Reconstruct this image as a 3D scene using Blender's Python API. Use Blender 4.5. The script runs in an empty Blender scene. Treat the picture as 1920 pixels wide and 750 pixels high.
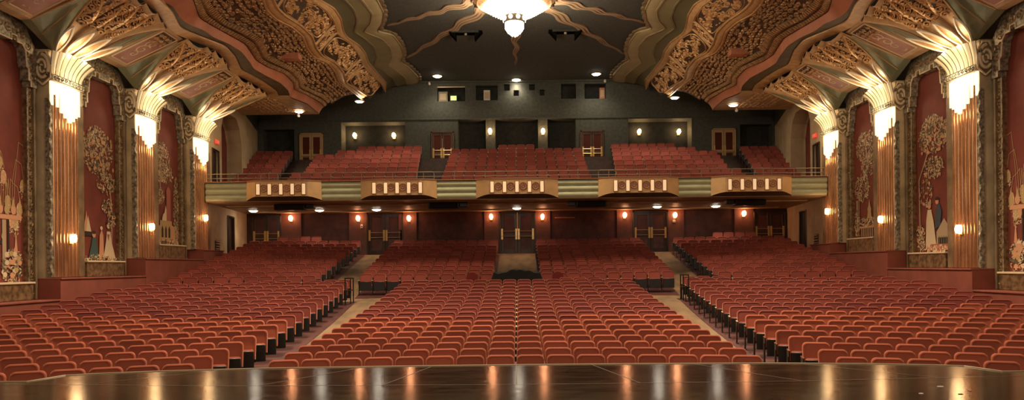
import bpy, bmesh, math, random
import numpy as np
from mathutils import Vector, Matrix
random.seed(7)
rnd = random.random
PI = math.pi
C = bpy.context.scene.collection
F = 1308.0; XC = 972.8; YH = 498.0; ROLL = 0.0104
CAMH = 2.5           # eye height over the front floor; heights below are relative to the eye, shifted at the end

# ------------------------------------------------------------------ materials
def mat(name, col, rough=.6, metal=0., var=.0, scale=8., bump=0., col2=None, emit=None, estr=0., sheen=0., coat=0., island=0., objrand=0., spec=.5, stretch=(1,1,1)):
    m = bpy.data.materials.new(name); m.use_nodes = True
    nt = m.node_tree; N = nt.nodes; L = nt.links; b = N['Principled BSDF']
    b.inputs['Base Color'].default_value = (*col, 1); b.inputs['Roughness'].default_value = rough
    b.inputs['Metallic'].default_value = metal; b.inputs['Specular IOR Level'].default_value = spec
    b.inputs['Sheen Weight'].default_value = sheen; b.inputs['Coat Weight'].default_value = coat
    if sheen:
        b.inputs['Sheen Roughness'].default_value = .3; b.inputs['Sheen Tint'].default_value = (1, .52, .30, 1)
    out = None
    if var or col2 or bump:
        tc = N.new('ShaderNodeTexCoord'); mp = N.new('ShaderNodeMapping'); mp.inputs['Scale'].default_value = stretch
        L.new(tc.outputs['Object'], mp.inputs['Vector'])
        nz = N.new('ShaderNodeTexNoise'); nz.inputs['Scale'].default_value = scale; nz.inputs['Detail'].default_value = 5
        L.new(mp.outputs['Vector'], nz.inputs['Vector'])
        if var or col2:
            rp = N.new('ShaderNodeValToRGB')
            c2 = col2 or tuple(max(0, c*(1-var)) for c in col); c1 = col if col2 else tuple(min(1, c*(1+var)) for c in col)
            rp.color_ramp.elements[0].position = .35; rp.color_ramp.elements[1].position = .65
            rp.color_ramp.elements[0].color = (*c2, 1); rp.color_ramp.elements[1].color = (*c1, 1)
            L.new(nz.outputs['Fac'], rp.inputs['Fac']); L.new(rp.outputs['Color'], b.inputs['Base Color']); out = rp.outputs['Color']
        if bump:
            bp = N.new('ShaderNodeBump'); bp.inputs['Strength'].default_value = bump; bp.inputs['Distance'].default_value = .02
            L.new(nz.outputs['Fac'], bp.inputs['Height']); L.new(bp.outputs['Normal'], b.inputs['Normal'])
    if island or objrand:
        hs = N.new('ShaderNodeHueSaturation'); hs.inputs['Color'].default_value = (*col, 1)
        if out: L.new(out, hs.inputs['Color'])
        mr = N.new('ShaderNodeMapRange'); a = island or objrand
        mr.inputs['To Min'].default_value = 1-a; mr.inputs['To Max'].default_value = 1+a
        if island:
            g = N.new('ShaderNodeNewGeometry'); L.new(g.outputs['Random Per Island'], mr.inputs['Value'])
        else:
            g = N.new('ShaderNodeObjectInfo'); L.new(g.outputs['Random'], mr.inputs['Value'])
        L.new(mr.outputs['Result'], hs.inputs['Value']); L.new(hs.outputs['Color'], b.inputs['Base Color'])
    if emit:
        b.inputs['Emission Color'].default_value = (*emit, 1); b.inputs['Emission Strength'].default_value = estr
    return m

M = {}
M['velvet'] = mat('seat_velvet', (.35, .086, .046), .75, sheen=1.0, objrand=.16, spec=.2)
M['velvet_mass'] = mat('seat_velvet_rear_shaded', (.235, .052, .038), .75, sheen=.9, island=.2, spec=.2)  # same velvet, with the dimmer rear light put into its darker red
M['velvet_dark'] = mat('dark_velvet', (.16, .02, .02), .8, sheen=.3, spec=.2)
M['black'] = mat('black_metal', (.012, .011, .010), .4, .0, var=.2)
M['blackmatte'] = mat('black_cloth', (.008, .008, .008), .9, bump=.4, scale=5)
M['armwood'] = mat('arm_wood', (.16, .045, .025), .35, var=.3, scale=20)
M['armlight'] = mat('arm_pale', (.55, .42, .25), .35)
M['carpet'] = mat('aisle_carpet', (.26, .165, .09), .95, col2=(.16, .10, .052), scale=2.2, bump=.3, stretch=(1, .35, 1))
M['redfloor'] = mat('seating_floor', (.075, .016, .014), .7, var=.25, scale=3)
M['dado'] = mat('dado_paint', (.25, .065, .04), .7, var=.12, scale=2)
M['darkwall'] = mat('charcoal_wall', (.062, .064, .052), .85, var=.18, scale=6, bump=.3)
M['darkceil'] = mat('charcoal_ceiling', (.056, .056, .052), .85, var=.2, scale=9, bump=.3)
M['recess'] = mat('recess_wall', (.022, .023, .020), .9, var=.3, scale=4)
M['maroon'] = mat('maroon_wall', (.075, .022, .018), .6, var=.3, scale=3)
M['maroonpier'] = mat('maroon_pier', (.12, .045, .03), .6, var=.2, scale=3)
M['tanwall'] = mat('tan_wall', (.58, .45, .28), .8, col2=(.46, .34, .20), scale=1.3)
M['tan'] = mat('tan_plaster', (.52, .34, .18), .65, var=.14, scale=3)
M['gold'] = mat('gold_rib', (.50, .29, .13), .45, .15, var=.14, scale=5)
M['salmon'] = mat('salmon_band', (.50, .19, .105), .6, var=.1, scale=2)
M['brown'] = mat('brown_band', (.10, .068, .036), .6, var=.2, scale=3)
M['umber'] = mat('umber_ground', (.055, .028, .014), .7, var=.3, scale=6)
M['umber2'] = mat('umber_field', (.085, .042, .020), .7, var=.3, scale=9)
M['orn'] = mat('gilt_scroll', (.68, .43, .21), .45, .2, var=.2, scale=6)
M['orn2'] = mat('bronze_scroll', (.50, .30, .145), .5, .15, var=.3, scale=7)
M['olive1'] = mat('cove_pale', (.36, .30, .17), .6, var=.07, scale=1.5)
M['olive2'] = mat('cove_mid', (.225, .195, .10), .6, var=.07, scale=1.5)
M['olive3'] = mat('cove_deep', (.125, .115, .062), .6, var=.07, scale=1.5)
M['greenfacet'] = mat('vault_green', (.17, .21, .14), .6, col2=(.28, .29, .18), scale=.9)
M['redpanel'] = mat('vault_red', (.30, .085, .05), .6, col2=(.40, .14, .085), scale=1.6)
M['creamline'] = mat('cream_line', (.72, .58, .38), .5)
M['white'] = mat('white_outline', (.78, .74, .62), .5)
M['mural'] = mat('mural_red', (.20, .042, .026), .8, var=.12, scale=2.5)
M['copper'] = mat('copper_flute', (.62, .33, .17), .27, .8, col2=(.40, .19, .09), scale=3, stretch=(1, 1, .35))
M['copperdark'] = mat('copper_groove', (.14, .06, .03), .5, .5)
M['frame'] = mat('frame_gilt', (.40, .27, .14), .4, .55, col2=(.16, .10, .05), scale=7, bump=.7)
M['frameplain'] = mat('frame_bronze', (.26, .18, .10), .45, .4, var=.3, scale=2)
M['framesilver'] = mat('frame_silver', (.47, .42, .31), .4, .4, col2=(.13, .11, .075), scale=11, bump=.8)
M['wallbronze'] = mat('wall_bronze', (.12, .075, .04), .5, .4, var=.3, scale=2)
M['reveal'] = mat('reveal_paint', (.52, .40, .24), .5, .0, var=.2, scale=2)
M['capglass'] = mat('capital_glass', (.85, .75, .5), .35, emit=(1, .86, .58), estr=.9)
M['capcream'] = mat('capital_cream', (.66, .57, .38), .5)
M['caplead'] = mat('capital_leading', (.04, .03, .02), .5)
M['bulbwarm'] = mat('sconce_glass', (1, .8, .5), .3, emit=(1, .62, .28), estr=22)
M['bulbred'] = mat('sconce_glass_amber', (1, .6, .4), .3, emit=(1, .42, .18), estr=20)
M['down'] = mat('downlight_lens', (1, .95, .85), .3, emit=(1, .88, .68), estr=26)
M['chan'] = mat('chandelier_glass', (1, .95, .85), .2, emit=(1, .88, .62), estr=2.8)
M['brass'] = mat('brass', (.66, .45, .18), .3, .7)
M['steel'] = mat('steel_rail', (.22, .17, .12), .6, .2)
M['fasc'] = mat('fascia_tan', (.66, .41, .19), .55, var=.08, scale=3)
M['fascsage'] = mat('fascia_sage', (.47, .49, .31), .5, var=.08, scale=3)
M['fasclight'] = mat('fascia_inset', (.8, .62, .38), .5, emit=(1, .66, .36), estr=.45)
M['fascrim'] = mat('fascia_rim', (.34, .14, .07), .5)
M['soffit'] = mat('soffit_plaster', (.34, .20, .11), .55, var=.1, scale=2)
M['doorwood'] = mat('door_wood', (.075, .03, .016), .4, var=.3, scale=6)
M['doordark'] = mat('door_dark', (.035, .016, .011), .4, var=.3, scale=6)
M['doortan'] = mat('door_tan', (.42, .26, .13), .5)
M['glassred'] = mat('door_pane', (.09, .022, .015), .15)
M['dark'] = mat('void', (.004, .0035, .003), 1.0, spec=0)
M['sign'] = mat('exit_sign', (.5, .03, .02), .5, emit=(1, .08, .04), estr=.5)
M['whitebox'] = mat('white_plastic', (.7, .66, .58), .5)
M['boothgreen'] = mat('booth_screen', (.3, .6, .1), .5, emit=(.6, .9, .25), estr=1.2)
M['boothgrey'] = mat('booth_cabinet', (.28, .24, .17), .6)
M['ray'] = mat('ray_paint', (.34, .235, .15), .7)
M['ray2'] = mat('ray_paint_dark', (.14, .085, .05), .7)
for n, c in {'p_cream': (.72, .56, .36), 'p_peach': (.66, .32, .17), 'p_olive': (.13, .12, .065), 'p_teal': (.05, .10, .085), 'p_rose': (.40, .12, .085), 'p_tanleaf': (.46, .33, .20), 'p_dark': (.035, .02, .016), 'p_blue': (.05, .07, .085), 'p_gold': (.5, .33, .14)}.items():
    M[n] = mat('mural_' + n[2:], c, .7)

def stage_mat():
    m = bpy.data.materials.new('stage_boards'); m.use_nodes = True
    nt = m.node_tree; N = nt.nodes; L = nt.links; b = N['Principled BSDF']
    tc = N.new('ShaderNodeTexCoord'); mp = N.new('ShaderNodeMapping'); mp.inputs['Scale'].default_value = (.6, 2.0, 1); L.new(tc.outputs['Object'], mp.inputs['Vector'])
    nz = N.new('ShaderNodeTexNoise'); nz.inputs['Scale'].default_value = 2.5; nz.inputs['Detail'].default_value = 9; nz.inputs['Roughness'].default_value = .7
    L.new(mp.outputs['Vector'], nz.inputs['Vector'])
    rp = N.new('ShaderNodeValToRGB'); rp.color_ramp.elements[0].position = .35; rp.color_ramp.elements[1].position = .7
    rp.color_ramp.elements[0].color = (.008, .005, .003, 1); rp.color_ramp.elements[1].color = (.045, .026, .014, 1)
    L.new(nz.outputs['Fac'], rp.inputs['Fac']); L.new(rp.outputs['Color'], b.inputs['Base Color'])
    r2 = N.new('ShaderNodeMapRange'); r2.inputs['To Min'].default_value = .07; r2.inputs['To Max'].default_value = .22
    L.new(nz.outputs['Fac'], r2.inputs['Value']); L.new(r2.outputs['Result'], b.inputs['Roughness'])
    bp = N.new('ShaderNodeBump'); bp.inputs['Strength'].default_value = .12; bp.inputs['Distance'].default_value = .006
    L.new(nz.outputs['Fac'], bp.inputs['Height']); L.new(bp.outputs['Normal'], b.inputs['Normal'])
    return m
M['stage'] = stage_mat(); M['stage'].node_tree.nodes['Principled BSDF'].inputs['Specular IOR Level'].default_value = .4

# ------------------------------------------------------------------ mesh builder
class MB:
    def __init__(s): s.v = []; s.f = []; s.m = []
    def add(s, vs, fs, mi=0):
        o = len(s.v); s.v.extend([tuple(p) for p in vs]); s.f.extend([tuple(i+o for i in f) for f in fs]); s.m.extend([mi]*len(fs)); return s
    def quad(s, a, b, c, d, mi=0): return s.add([a, b, c, d], [(0, 1, 2, 3)], mi)
    def poly(s, pts, mi=0): return s.add(pts, [tuple(range(len(pts)))], mi)
    def box(s, x0, x1, y0, y1, z0, z1, mi=0, T=None):
        p = [(x0, y0, z0), (x1, y0, z0), (x1, y1, z0), (x0, y1, z0), (x0, y0, z1), (x1, y0, z1), (x1, y1, z1), (x0, y1, z1)]
        if T: p = [T(*q) for q in p]
        return s.add(p, [(0, 1, 2, 3), (4, 7, 6, 5), (0, 4, 5, 1), (1, 5, 6, 2), (2, 6, 7, 3), (3, 7, 4, 0)], mi)
    def bbox(s, x0, x1, y0, y1, z0, z1, b=.01, mi=0, T=None):      # chamfered box
        X, Y, Z = sorted((x0, x1)), sorted((y0, y1)), sorted((z0, z1)); b = min(b, (X[1]-X[0])*.45, (Y[1]-Y[0])*.45, (Z[1]-Z[0])*.45)
        P = []; idx = {}
        for i in (0, 1):
            for j in (0, 1):
                for k in (0, 1):
                    for ax in range(3):
                        q = [X[i], Y[j], Z[k]]
                        for a2 in range(3):
                            if a2 != ax: q[a2] += b if (i, j, k)[a2] == 0 else -b
                        idx[(i, j, k, ax)] = len(P); P.append(T(*q) if T else tuple(q))
        fs = []
        for ax in range(3):
            o = [a for a in range(3) if a != ax]
            for e in (0, 1):
                f = []
                for (p, q) in ((0, 0), (1, 0), (1, 1), (0, 1)):
                    t = [0, 0, 0]; t[ax] = e; t[o[0]] = p; t[o[1]] = q; f.append(idx[(*t, ax)])
                fs.append(tuple(f))
            for p in (0, 1):
                for q in (0, 1):
                    t0 = [0, 0, 0]; t0[o[0]] = p; t0[o[1]] = q; t1 = list(t0); t1[ax] = 1
                    fs.append((idx[(*t0, o[0])], idx[(*t1, o[0])], idx[(*t1, o[1])], idx[(*t0, o[1])]))
        for i in (0, 1):
            for j in (0, 1):
                for k in (0, 1): fs.append(tuple(idx[(i, j, k, a)] for a in range(3)))
        return s.add(P, fs, mi)
    def grid(s, rows, mi=0, close=False):
        n = len(rows[0]); vs = [p for r in rows for p in r]; fs = []
        for i in range(len(rows)-1):
            for j in range(n - (0 if close else 1)):
                fs.append((i*n+j, i*n+(j+1) % n, (i+1)*n+(j+1) % n, (i+1)*n+j))
        return s.add(vs, fs, mi)
    def prism(s, pts, T, d0, d1, mi=0):          # polygon (u,v) between depths, T(u,v,d)
        n = len(pts); vs = [T(u, v, d0) for u, v in pts]+[T(u, v, d1) for u, v in pts]
        fs = [tuple(range(n)), tuple(range(2*n-1, n-1, -1))]+[(i, (i+1) % n, n+(i+1) % n, n+i) for i in range(n)]
        return s.add(vs, fs, mi)
    def lathe(s, prof, cx, cy, n=24, mi=0, a0=0, a1=2*PI):
        full = abs(a1-a0-2*PI) < 1e-6; k = n if full else n+1
        rows = [[(cx+r*math.cos(a0+(a1-a0)*j/n), cy+r*math.sin(a0+(a1-a0)*j/n), z) for j in range(k)] for r, z in prof]
        return s.grid(rows, mi, close=full)
    def tube(s, pts, r, n=6, mi=0, cap=True):
        P = [Vector(p) for p in pts]; rows = []; up = Vector((0, 0, 1))
        for i, p in enumerate(P):
            t = (P[min(i+1, len(P)-1)]-P[max(i-1, 0)]).normalized()
            a = t.cross(up) if abs(t.z) < .95 else t.cross(Vector((1, 0, 0))); a.normalize(); b = a.cross(t)
            rr = r[i] if isinstance(r, (list, tuple)) else r
            rows.append([p+a*rr*math.cos(2*PI*j/n)+b*rr*math.sin(2*PI*j/n) for j in range(n)])
        s.grid(rows, mi, close=True)
        if cap: s.poly(rows[0], mi); s.poly(rows[-1][::-1], mi)
        return s
    def disc(s, T, u, v, r, d, n=12, mi=0): return s.poly([T(u+r*math.cos(2*PI*i/n), v+r*math.sin(2*PI*i/n), d) for i in range(n)], mi)
    def build(s, name, mats, parent=None, smooth=False, loc=None):
        me = bpy.data.meshes.new(name); me.from_pydata(s.v, [], s.f)
        for m in (mats if isinstance(mats, (list, tuple)) else [mats]): me.materials.append(m)
        me.polygons.foreach_set('material_index', s.m)
        bm = bmesh.new(); bm.from_mesh(me); bmesh.ops.recalc_face_normals(bm, faces=bm.faces); bm.to_mesh(me); bm.free()
        if smooth: me.shade_smooth(); me.set_sharp_from_angle(angle=.7)
        o = bpy.data.objects.new(name, me); C.objects.link(o)
        if parent: o.parent = parent
        if loc: o.location = loc
        return o

def tag(o, label=None, cat=None, group=None, kind=None):
    if label: o['label'] = label
    if cat: o['category'] = cat
    if group: o['group'] = group
    if kind: o['kind'] = kind
    return o
def empty(name, label=None, cat=None, group=None, loc=(0, 0, 0), rz=0, kind=None):
    o = bpy.data.objects.new(name, None); C.objects.link(o); o.location = loc; o.rotation_euler = (0, 0, rz); o.empty_display_size = .1
    return tag(o, label, cat, group, kind)
def point(loc, power, col=(1, .7, .4), r=.08, parent=None, name='lamp_light'):
    l = bpy.data.lights.new(name, 'POINT'); l.energy = power; l.color = col; l.shadow_soft_size = r
    o = bpy.data.objects.new(name, l); C.objects.link(o); o.location = loc
    if parent: o.parent = parent
    return o
def spot(loc, target, power, col, angle=1.6, r=.3, blend=.8, name='spot_light'):
    l = bpy.data.lights.new(name, 'SPOT'); l.energy = power; l.color = col; l.spot_size = angle; l.spot_blend = blend; l.shadow_soft_size = r
    o = bpy.data.objects.new(name, l); C.objects.link(o); o.location = loc
    o.rotation_euler = (Vector(target)-Vector(loc)).to_track_quat('-Z', 'Y').to_euler(); return o

# image -> place helpers (used once, to read positions off the photograph)
def undo(px, py):
    return px-ROLL*(py-YH), py+ROLL*(px-XC)
def at_h(px, py, h):            # point on a level plane h
    x, y = undo(px, py); Z = h*F/(YH-y); return ((x-XC)*Z/F+.08, Z)
def at_z(px, py, Z):            # point on a wall at depth Z -> (X,h)
    x, y = undo(px, py); return ((x-XC)*Z/F+.08, (YH-y)*Z/F)

# ------------------------------------------------------------------ floor heights
CY = -9.3
def rowtop(k): return -1.66+.0304*k+.00205*k*k
def floor_h(x, y):
    r = math.hypot(x, y-CY); k = (r-22)/.82
    rend = 38.6
    a = rowtop(max(k, -2))-.85
    if r <= 36.2: return a
    b = -.34-.85+.171*(r-rend)/.8
    if r >= 38.0: return min(b, .66)
    t = (r-36.2)/1.8; a0 = rowtop((36.2-22)/.82)-.85; b0 = -.34-.85+.171*(38.0-rend)/.8
    return a0+(b0-a0)*t
def build_floor():
    mb = MB(); xs = np.arange(-15.6, 15.61, .65); ys = np.arange(11.0, 39.01, .4)
    rows = [[(x, y, floor_h(x, y)) for x in xs] for y in ys]
    mb.grid(rows)
    tag(mb.build('floor', M['carpet'], smooth=True), 'brown carpeted raked floor of the stalls', kind='structure')
build_floor()
def floor_patch(name, label, xfun, r0, r1):          # dark red floor under a seating block
    mb = MB(); rows = []
    for r in np.arange(r0, r1+.01, .41):
        x0, x1 = xfun(r); row = []
        for i in range(15):
            x = x0+(x1-x0)*i/14; y = CY+math.sqrt(r*r-x*x); row.append((x, y, floor_h(x, y)+.012))
        rows.append(row)
    mb.grid(rows); return tag(mb.build(name, M['redfloor'], smooth=True), label, kind='structure')
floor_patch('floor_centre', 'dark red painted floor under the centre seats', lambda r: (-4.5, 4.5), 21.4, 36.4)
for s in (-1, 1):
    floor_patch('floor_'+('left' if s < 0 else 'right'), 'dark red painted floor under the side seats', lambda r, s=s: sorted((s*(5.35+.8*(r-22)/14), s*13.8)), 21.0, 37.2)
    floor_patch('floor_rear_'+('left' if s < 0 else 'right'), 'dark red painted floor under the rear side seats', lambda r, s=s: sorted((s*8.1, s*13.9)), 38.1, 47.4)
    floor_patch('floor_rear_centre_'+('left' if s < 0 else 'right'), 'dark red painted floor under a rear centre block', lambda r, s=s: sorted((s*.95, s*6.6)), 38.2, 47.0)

# ------------------------------------------------------------------ seats
def seat_parts(hi=True):
    # backrest
    bk = MB(); w = .254; z0, z1 = .36, .875; rc = .085
    def outline(ins):
        pts = []; W = w-ins; a, b = z0+ins, z1-ins; r = max(rc-ins*.5, .01); n = 5 if hi else 3
        for i in range(n+1):
            t = PI/2*i/n; pts.append((W-r+r*math.cos(t), b-r+r*math.sin(t)))
        for i in range(n+1):
            t = PI/2+PI/2*i/n; pts.append((-W+r+r*math.cos(t), b-r+r*math.sin(t)))
        pts += [(-W, a), (W, a)]; return pts
    prof = [(.12, .042), (.03, .045), (.004, .025), (0, 0), (.002, -.035), (.012, -.055), (.026, -.058), (.036, -.046), (.075, -.036), (.12, -.034)] if hi else [(.03, .045), (0, .01), (.003, -.045), (.02, -.058), (.038, -.040)]
    rows = []
    for ins, y in prof:
        rows.append([(x, y+(z-z0)*.30-.03-.05*(1-(x/w)**2)*0, z) for x, z in outline(ins)])
    bk.grid(rows, 0, close=True); bk.poly(rows[0], 0); bk.poly(rows[-1][::-1], 0)
    # folded seat pan: black tray outside, velvet cushion behind
    pn = MB(); pn.bbox(-.235, .235, -.175, -.145, .17, .56, .02, 0)
    cu = MB(); cu.bbox(-.225, .225, -.143, -.075, .19, .585, .03, 0)
    ar = MB()
    def arm(sx, mb, lg):
        x = sx*.275
        mb.bbox(x-.022, x+.022, -.30, .03, .585, .615, .008, 0)
        lg.bbox(x-.018, x+.018, -.10, .01, 0, .585, .008, 0); lg.bbox(x-.03, x+.03, -.17, .10, 0, .025, .006, 0)
        lg.bbox(x-.014, x+.014, -.27, .0, .46, .585, .01, 0)
    lg = MB(); arm(-1, ar, lg)
    ar2 = MB(); lg2 = MB(); arm(1, ar2, lg2)
    return bk, pn, cu, ar, lg, ar2, lg2
BK, PN, CU, AR, LG, AR2, LG2 = seat_parts(True)
LO = seat_parts(False)

seats = []      # (x, y, h, rz, block, row, idx, last)
def arc_y(x, r): return CY+math.sqrt(r*r-x*x)
def px_of(x, y): return XC+F*(x-.08)/y
for k in range(19):
    r = 22+.82*k
    def add(x, block, idx, last):
        y = arc_y(x, r); seats.append((x, y, floor_h(x, y), -math.atan2(x, y-CY), block, k, idx, last))
    if k < 18:
        for i in range(16):
            s_ = (i-7.5)*.55; x = r*math.sin(s_/r); add(x, 'centre', i, i == 15)
    else:
        for i in (11, 12, 13): add(r*math.sin((i-7.5)*.55/r), 'centre', i, i == 13)
    for sd in (-1, 1):
        e = 5.5+.8*k/17+.275; ang0 = math.asin(e/r); j = 0
        while True:
            a = ang0+j*.552/r; x = r*math.sin(a)
            if x > 13.45: break
            y = arc_y(sd*x, r); p = px_of(sd*x, y)
            if p < -35 or p > 1955: break
            if k < 18 or j in (0, 1, 2, 4, 5, 6, 11, 12, 13):
                seats.append((sd*x, y, floor_h(sd*x, y), -math.atan2(sd*x, y-CY), 'left' if sd < 0 else 'right', k, j, False))
            j += 1
near = sorted(seats, key=lambda s: s[1])
# mark nearest 300 as individuals
own = near[:300]; rest = near[300:]
ORD = ['front', 'second', 'third', 'fourth', 'fifth', 'sixth', 'seventh', 'eighth', 'ninth', 'tenth', 'eleventh', 'twelfth', 'thirteenth', 'fourteenth', 'fifteenth', 'sixteenth']
ORDN = ['first'] + ORD[1:]
protos = {}
def proto_meshes():
    d = {}
    for nm, mb, m in (('backrest', BK, M['velvet']), ('seat_tray', PN, M['black']), ('cushion', CU, M['velvet']), ('armrest', AR, M['armwood']), ('leg', LG, M['black']), ('armrest', AR2, M['armwood']), ('leg', LG2, M['black'])):
        o = mb.build(nm, m, smooth=True); d[len(d)] = o
    return d
pm = proto_meshes()
for n, (x, y, h, rz, block, row, idx, last) in enumerate(sorted(own, key=lambda s: (s[5], s[4], s[6]))):
    if block == 'centre':
        where = ('%s from the left aisle' % ORDN[idx]) if idx < 8 else ('%s from the right aisle' % ORDN[15-idx])
    else: where = '%s from the aisle' % ORDN[idx]
    lab = 'rust velvet flip-up theatre seat, %s, %s row of %s block' % (where, ORD[row], block)
    e = empty('theater_seat', lab, 'seat', 'rust velvet theatre seats in the front rows', (x, y, h), rz)
    for j in range(7):
        if j >= 5 and not last: continue
        c = pm[j].copy(); C.objects.link(c); c.parent = e
for j in pm: bpy.data.objects.remove(pm[j])

# rear stalls blocks
def row_h(r): return -.34-.85+.171*(r-38.6)/.8
for k in range(11):
    r = 38.6+.8*k
    for sd in (-1, 1):
        for i in range(10):                     # rear centre pair
            x = 1.28+i*.555
            if x > 6.6: continue
            Rr = 60; y = 29.3+.8*k-(Rr-math.sqrt(Rr*Rr-x*x)); hh = floor_h(x, y)
            rest.append((sd*x, y, hh, -sd*x/Rr, 'rc', k, i, i == 9))
        ang0 = math.asin(8.45/r); j = 0
        while True:
            x = r*math.sin(ang0+j*.555/r)
            if x > 13.45: break
            y = arc_y(x, r); rest.append((sd*x, y, floor_h(x, y), -math.atan2(sd*x, y-CY), 'rs', k, j, False)); j += 1
for sd, js in ((-1, range(1, 5)), (1, range(6, 10))):
    for j in (range(5, 9)):
        r = 38.6+.8*11; x = r*math.sin(math.asin(8.45/r)+(j-1)*.555/r); y = arc_y(x, r)
        rest.append((sd*x, y, floor_h(x, y)+.12, -math.atan2(sd*x, y-CY), 'rs', 11, j, False))
# balcony seats
BZ0, BP = 35.1, .9
def bal_h(k): return 4.65-.85+.382*(k-1)     # tread heights, k=1 first seen row
bal = []
for k in range(0, 9):
    y0 = BZ0+BP*k
    if k == 8: segs = [(i*.555-.83, 0) for i in range(4)]+[(sd*(x), 0) for sd in (-1, 1) for x in [6.0+.555*i for i in range(7)]]
    else:
        segs = [((i-6.5)*.555, 0) for i in range(14)]
        e0 = 5.1+.08*k
        n = 12 if k < 3 else 11 if k < 7 else 9
        for sd in (-1, 1):
            segs += [(sd*(e0+.28+.555*i), 0) for i in range(n)]
            f0 = 12.35+.13*k
            segs += [(sd*(f0+.28+.555*i), 0) for i in range(8) if f0+.28+.555*i < 14.2+.16*(y0-33)]
    for x, _ in segs:
        bal.append((x, y0, bal_h(k), -x/60, 'bal', k, 0, False))
rest += bal
# one mesh for all the further seats
def seat_mass(items):
    src = LO; bv = []; bf = []; bmi = []; o = 0
    pack = [(src[0], 0), (src[1], 1), (src[2], 0), (src[3], 2), (src[4], 1)]
    V = []; Fc = []; Mi = []
    for mb, mi in pack:
        off = len(V); V += mb.v; Fc += [tuple(i+off for i in f) for f in mb.f]; Mi += [mi]*len(mb.f)
    V = np.array([tuple(v) for v in V]); out = MB(); allv = []
    for (x, y, h, rz, *_r) in items:
        c, s_ = math.cos(rz), math.sin(rz); W = V.copy(); W[:, 0] = V[:, 0]*c-V[:, 1]*s_+x; W[:, 1] = V[:, 0]*s_+V[:, 1]*c+y; W[:, 2] = V[:, 2]+h
        out.add(W.tolist(), Fc); 
    out.m = Mi*len(items)
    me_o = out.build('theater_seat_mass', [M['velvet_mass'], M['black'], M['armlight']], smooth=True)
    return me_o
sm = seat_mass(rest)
tag(sm, 'shade-darkened red theatre seats in the rear stalls rows and up on the balcony', 'seats', kind='stuff')

# two loose dark chairs behind the centre block, and the covered console between the rear blocks
for px, py, lab in ((885, 516, 'dark maroon round-backed loose chair behind the centre block, nearer the left aisle'), (1046, 514, 'dark maroon round-backed loose chair behind the centre block, nearer the right aisle')):
    Z = 28.3; x, h = at_z(px, py, Z); fh = floor_h(x, Z); t = empty('loose_chair', lab, 'chair', None, (x, Z, fh))
    b = MB(); pts = [(-.22, .40), (-.23, .75)]+[(.23*math.cos(PI-PI*i/8), .75+.2*math.sin(PI*i/8)) for i in range(1, 8)]+[(.23, .75), (.22, .40)]; pts = [(u, v+.12*(v > .5)) for u, v in pts]
    b.prism(pts, lambda u, v, d: (u, d+(v-.4)*.15, v), 0, .05); b.build('backrest', M['velvet_dark'], t, True)
    b = MB(); b.bbox(-.24, .24, -.42, .02, .40, .47, .03); b.build('seat', M['velvet_dark'], t, True)
    for sx in (-.2, .2):
        for sy in (-.38, -.02):
            b = MB(); b.tube([(sx, sy, .02), (sx, sy, .41)], .014); b.build('leg', M['black'], t)
def console():
    Z = 28.3; fh = floor_h(0, Z); t = empty('covered_console', 'mixing console under a rumpled black cover at the foot of the middle aisle', 'console', None, (0, Z, fh))
    rows = []
    for i in range(25):
        u = -1+2*i/24; row = []
        for j in range(13):
            v = -1+2*j/12
            e = max(abs(u), abs(v)); hh = 1.02+.14*math.exp(-((u-.05)/.35)**2)+.03*math.sin(9*u+3*v)+.02*math.sin(23*u*v+4)
            top = 1 if e < .86 else max(0, (1-e)/.14)
            row.append((u*1.12+.03*math.sin(12*v)*(1-top), v*.42-.02*math.cos(17*u)*(1-top), .02+hh*top**.6))
        rows.append(row)
    b = MB(); b.grid(rows); b.build('cover', M['blackmatte'], t, True)
    b = MB(); b.bbox(-.95, .95, -.33, .33, .02, .7, .03); b.build('desk', M['black'], t)
console()
# guard rails at rear aisle corners of the side blocks
for sd in (-1, 1):
    t = empty('aisle_guard_rail', 'black curved guard rail at the rear %s corner of the front seats' % ('left-aisle' if sd < 0 else 'right-aisle'), 'rail', None, (sd*6.35, 26.7, floor_h(6.35, 26.7)))
    for i in range(4):
        b = MB(); yy = -.9+i*.4; xx = -sd*.12*math.sin(i*1.0); b.tube([(xx, yy, 0), (xx, yy, .95)], .022); b.build('post', M['black'], t)
    b = MB(); b.tube([(-sd*.12*math.sin(i*.5), -.9+i*.2, .95) for i in range(7)], .03); b.tube([(-sd*.12*math.sin(i*.5), -.9+i*.2, .5) for i in range(7)], .02); b.build('handrail', M['black'], t)

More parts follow.
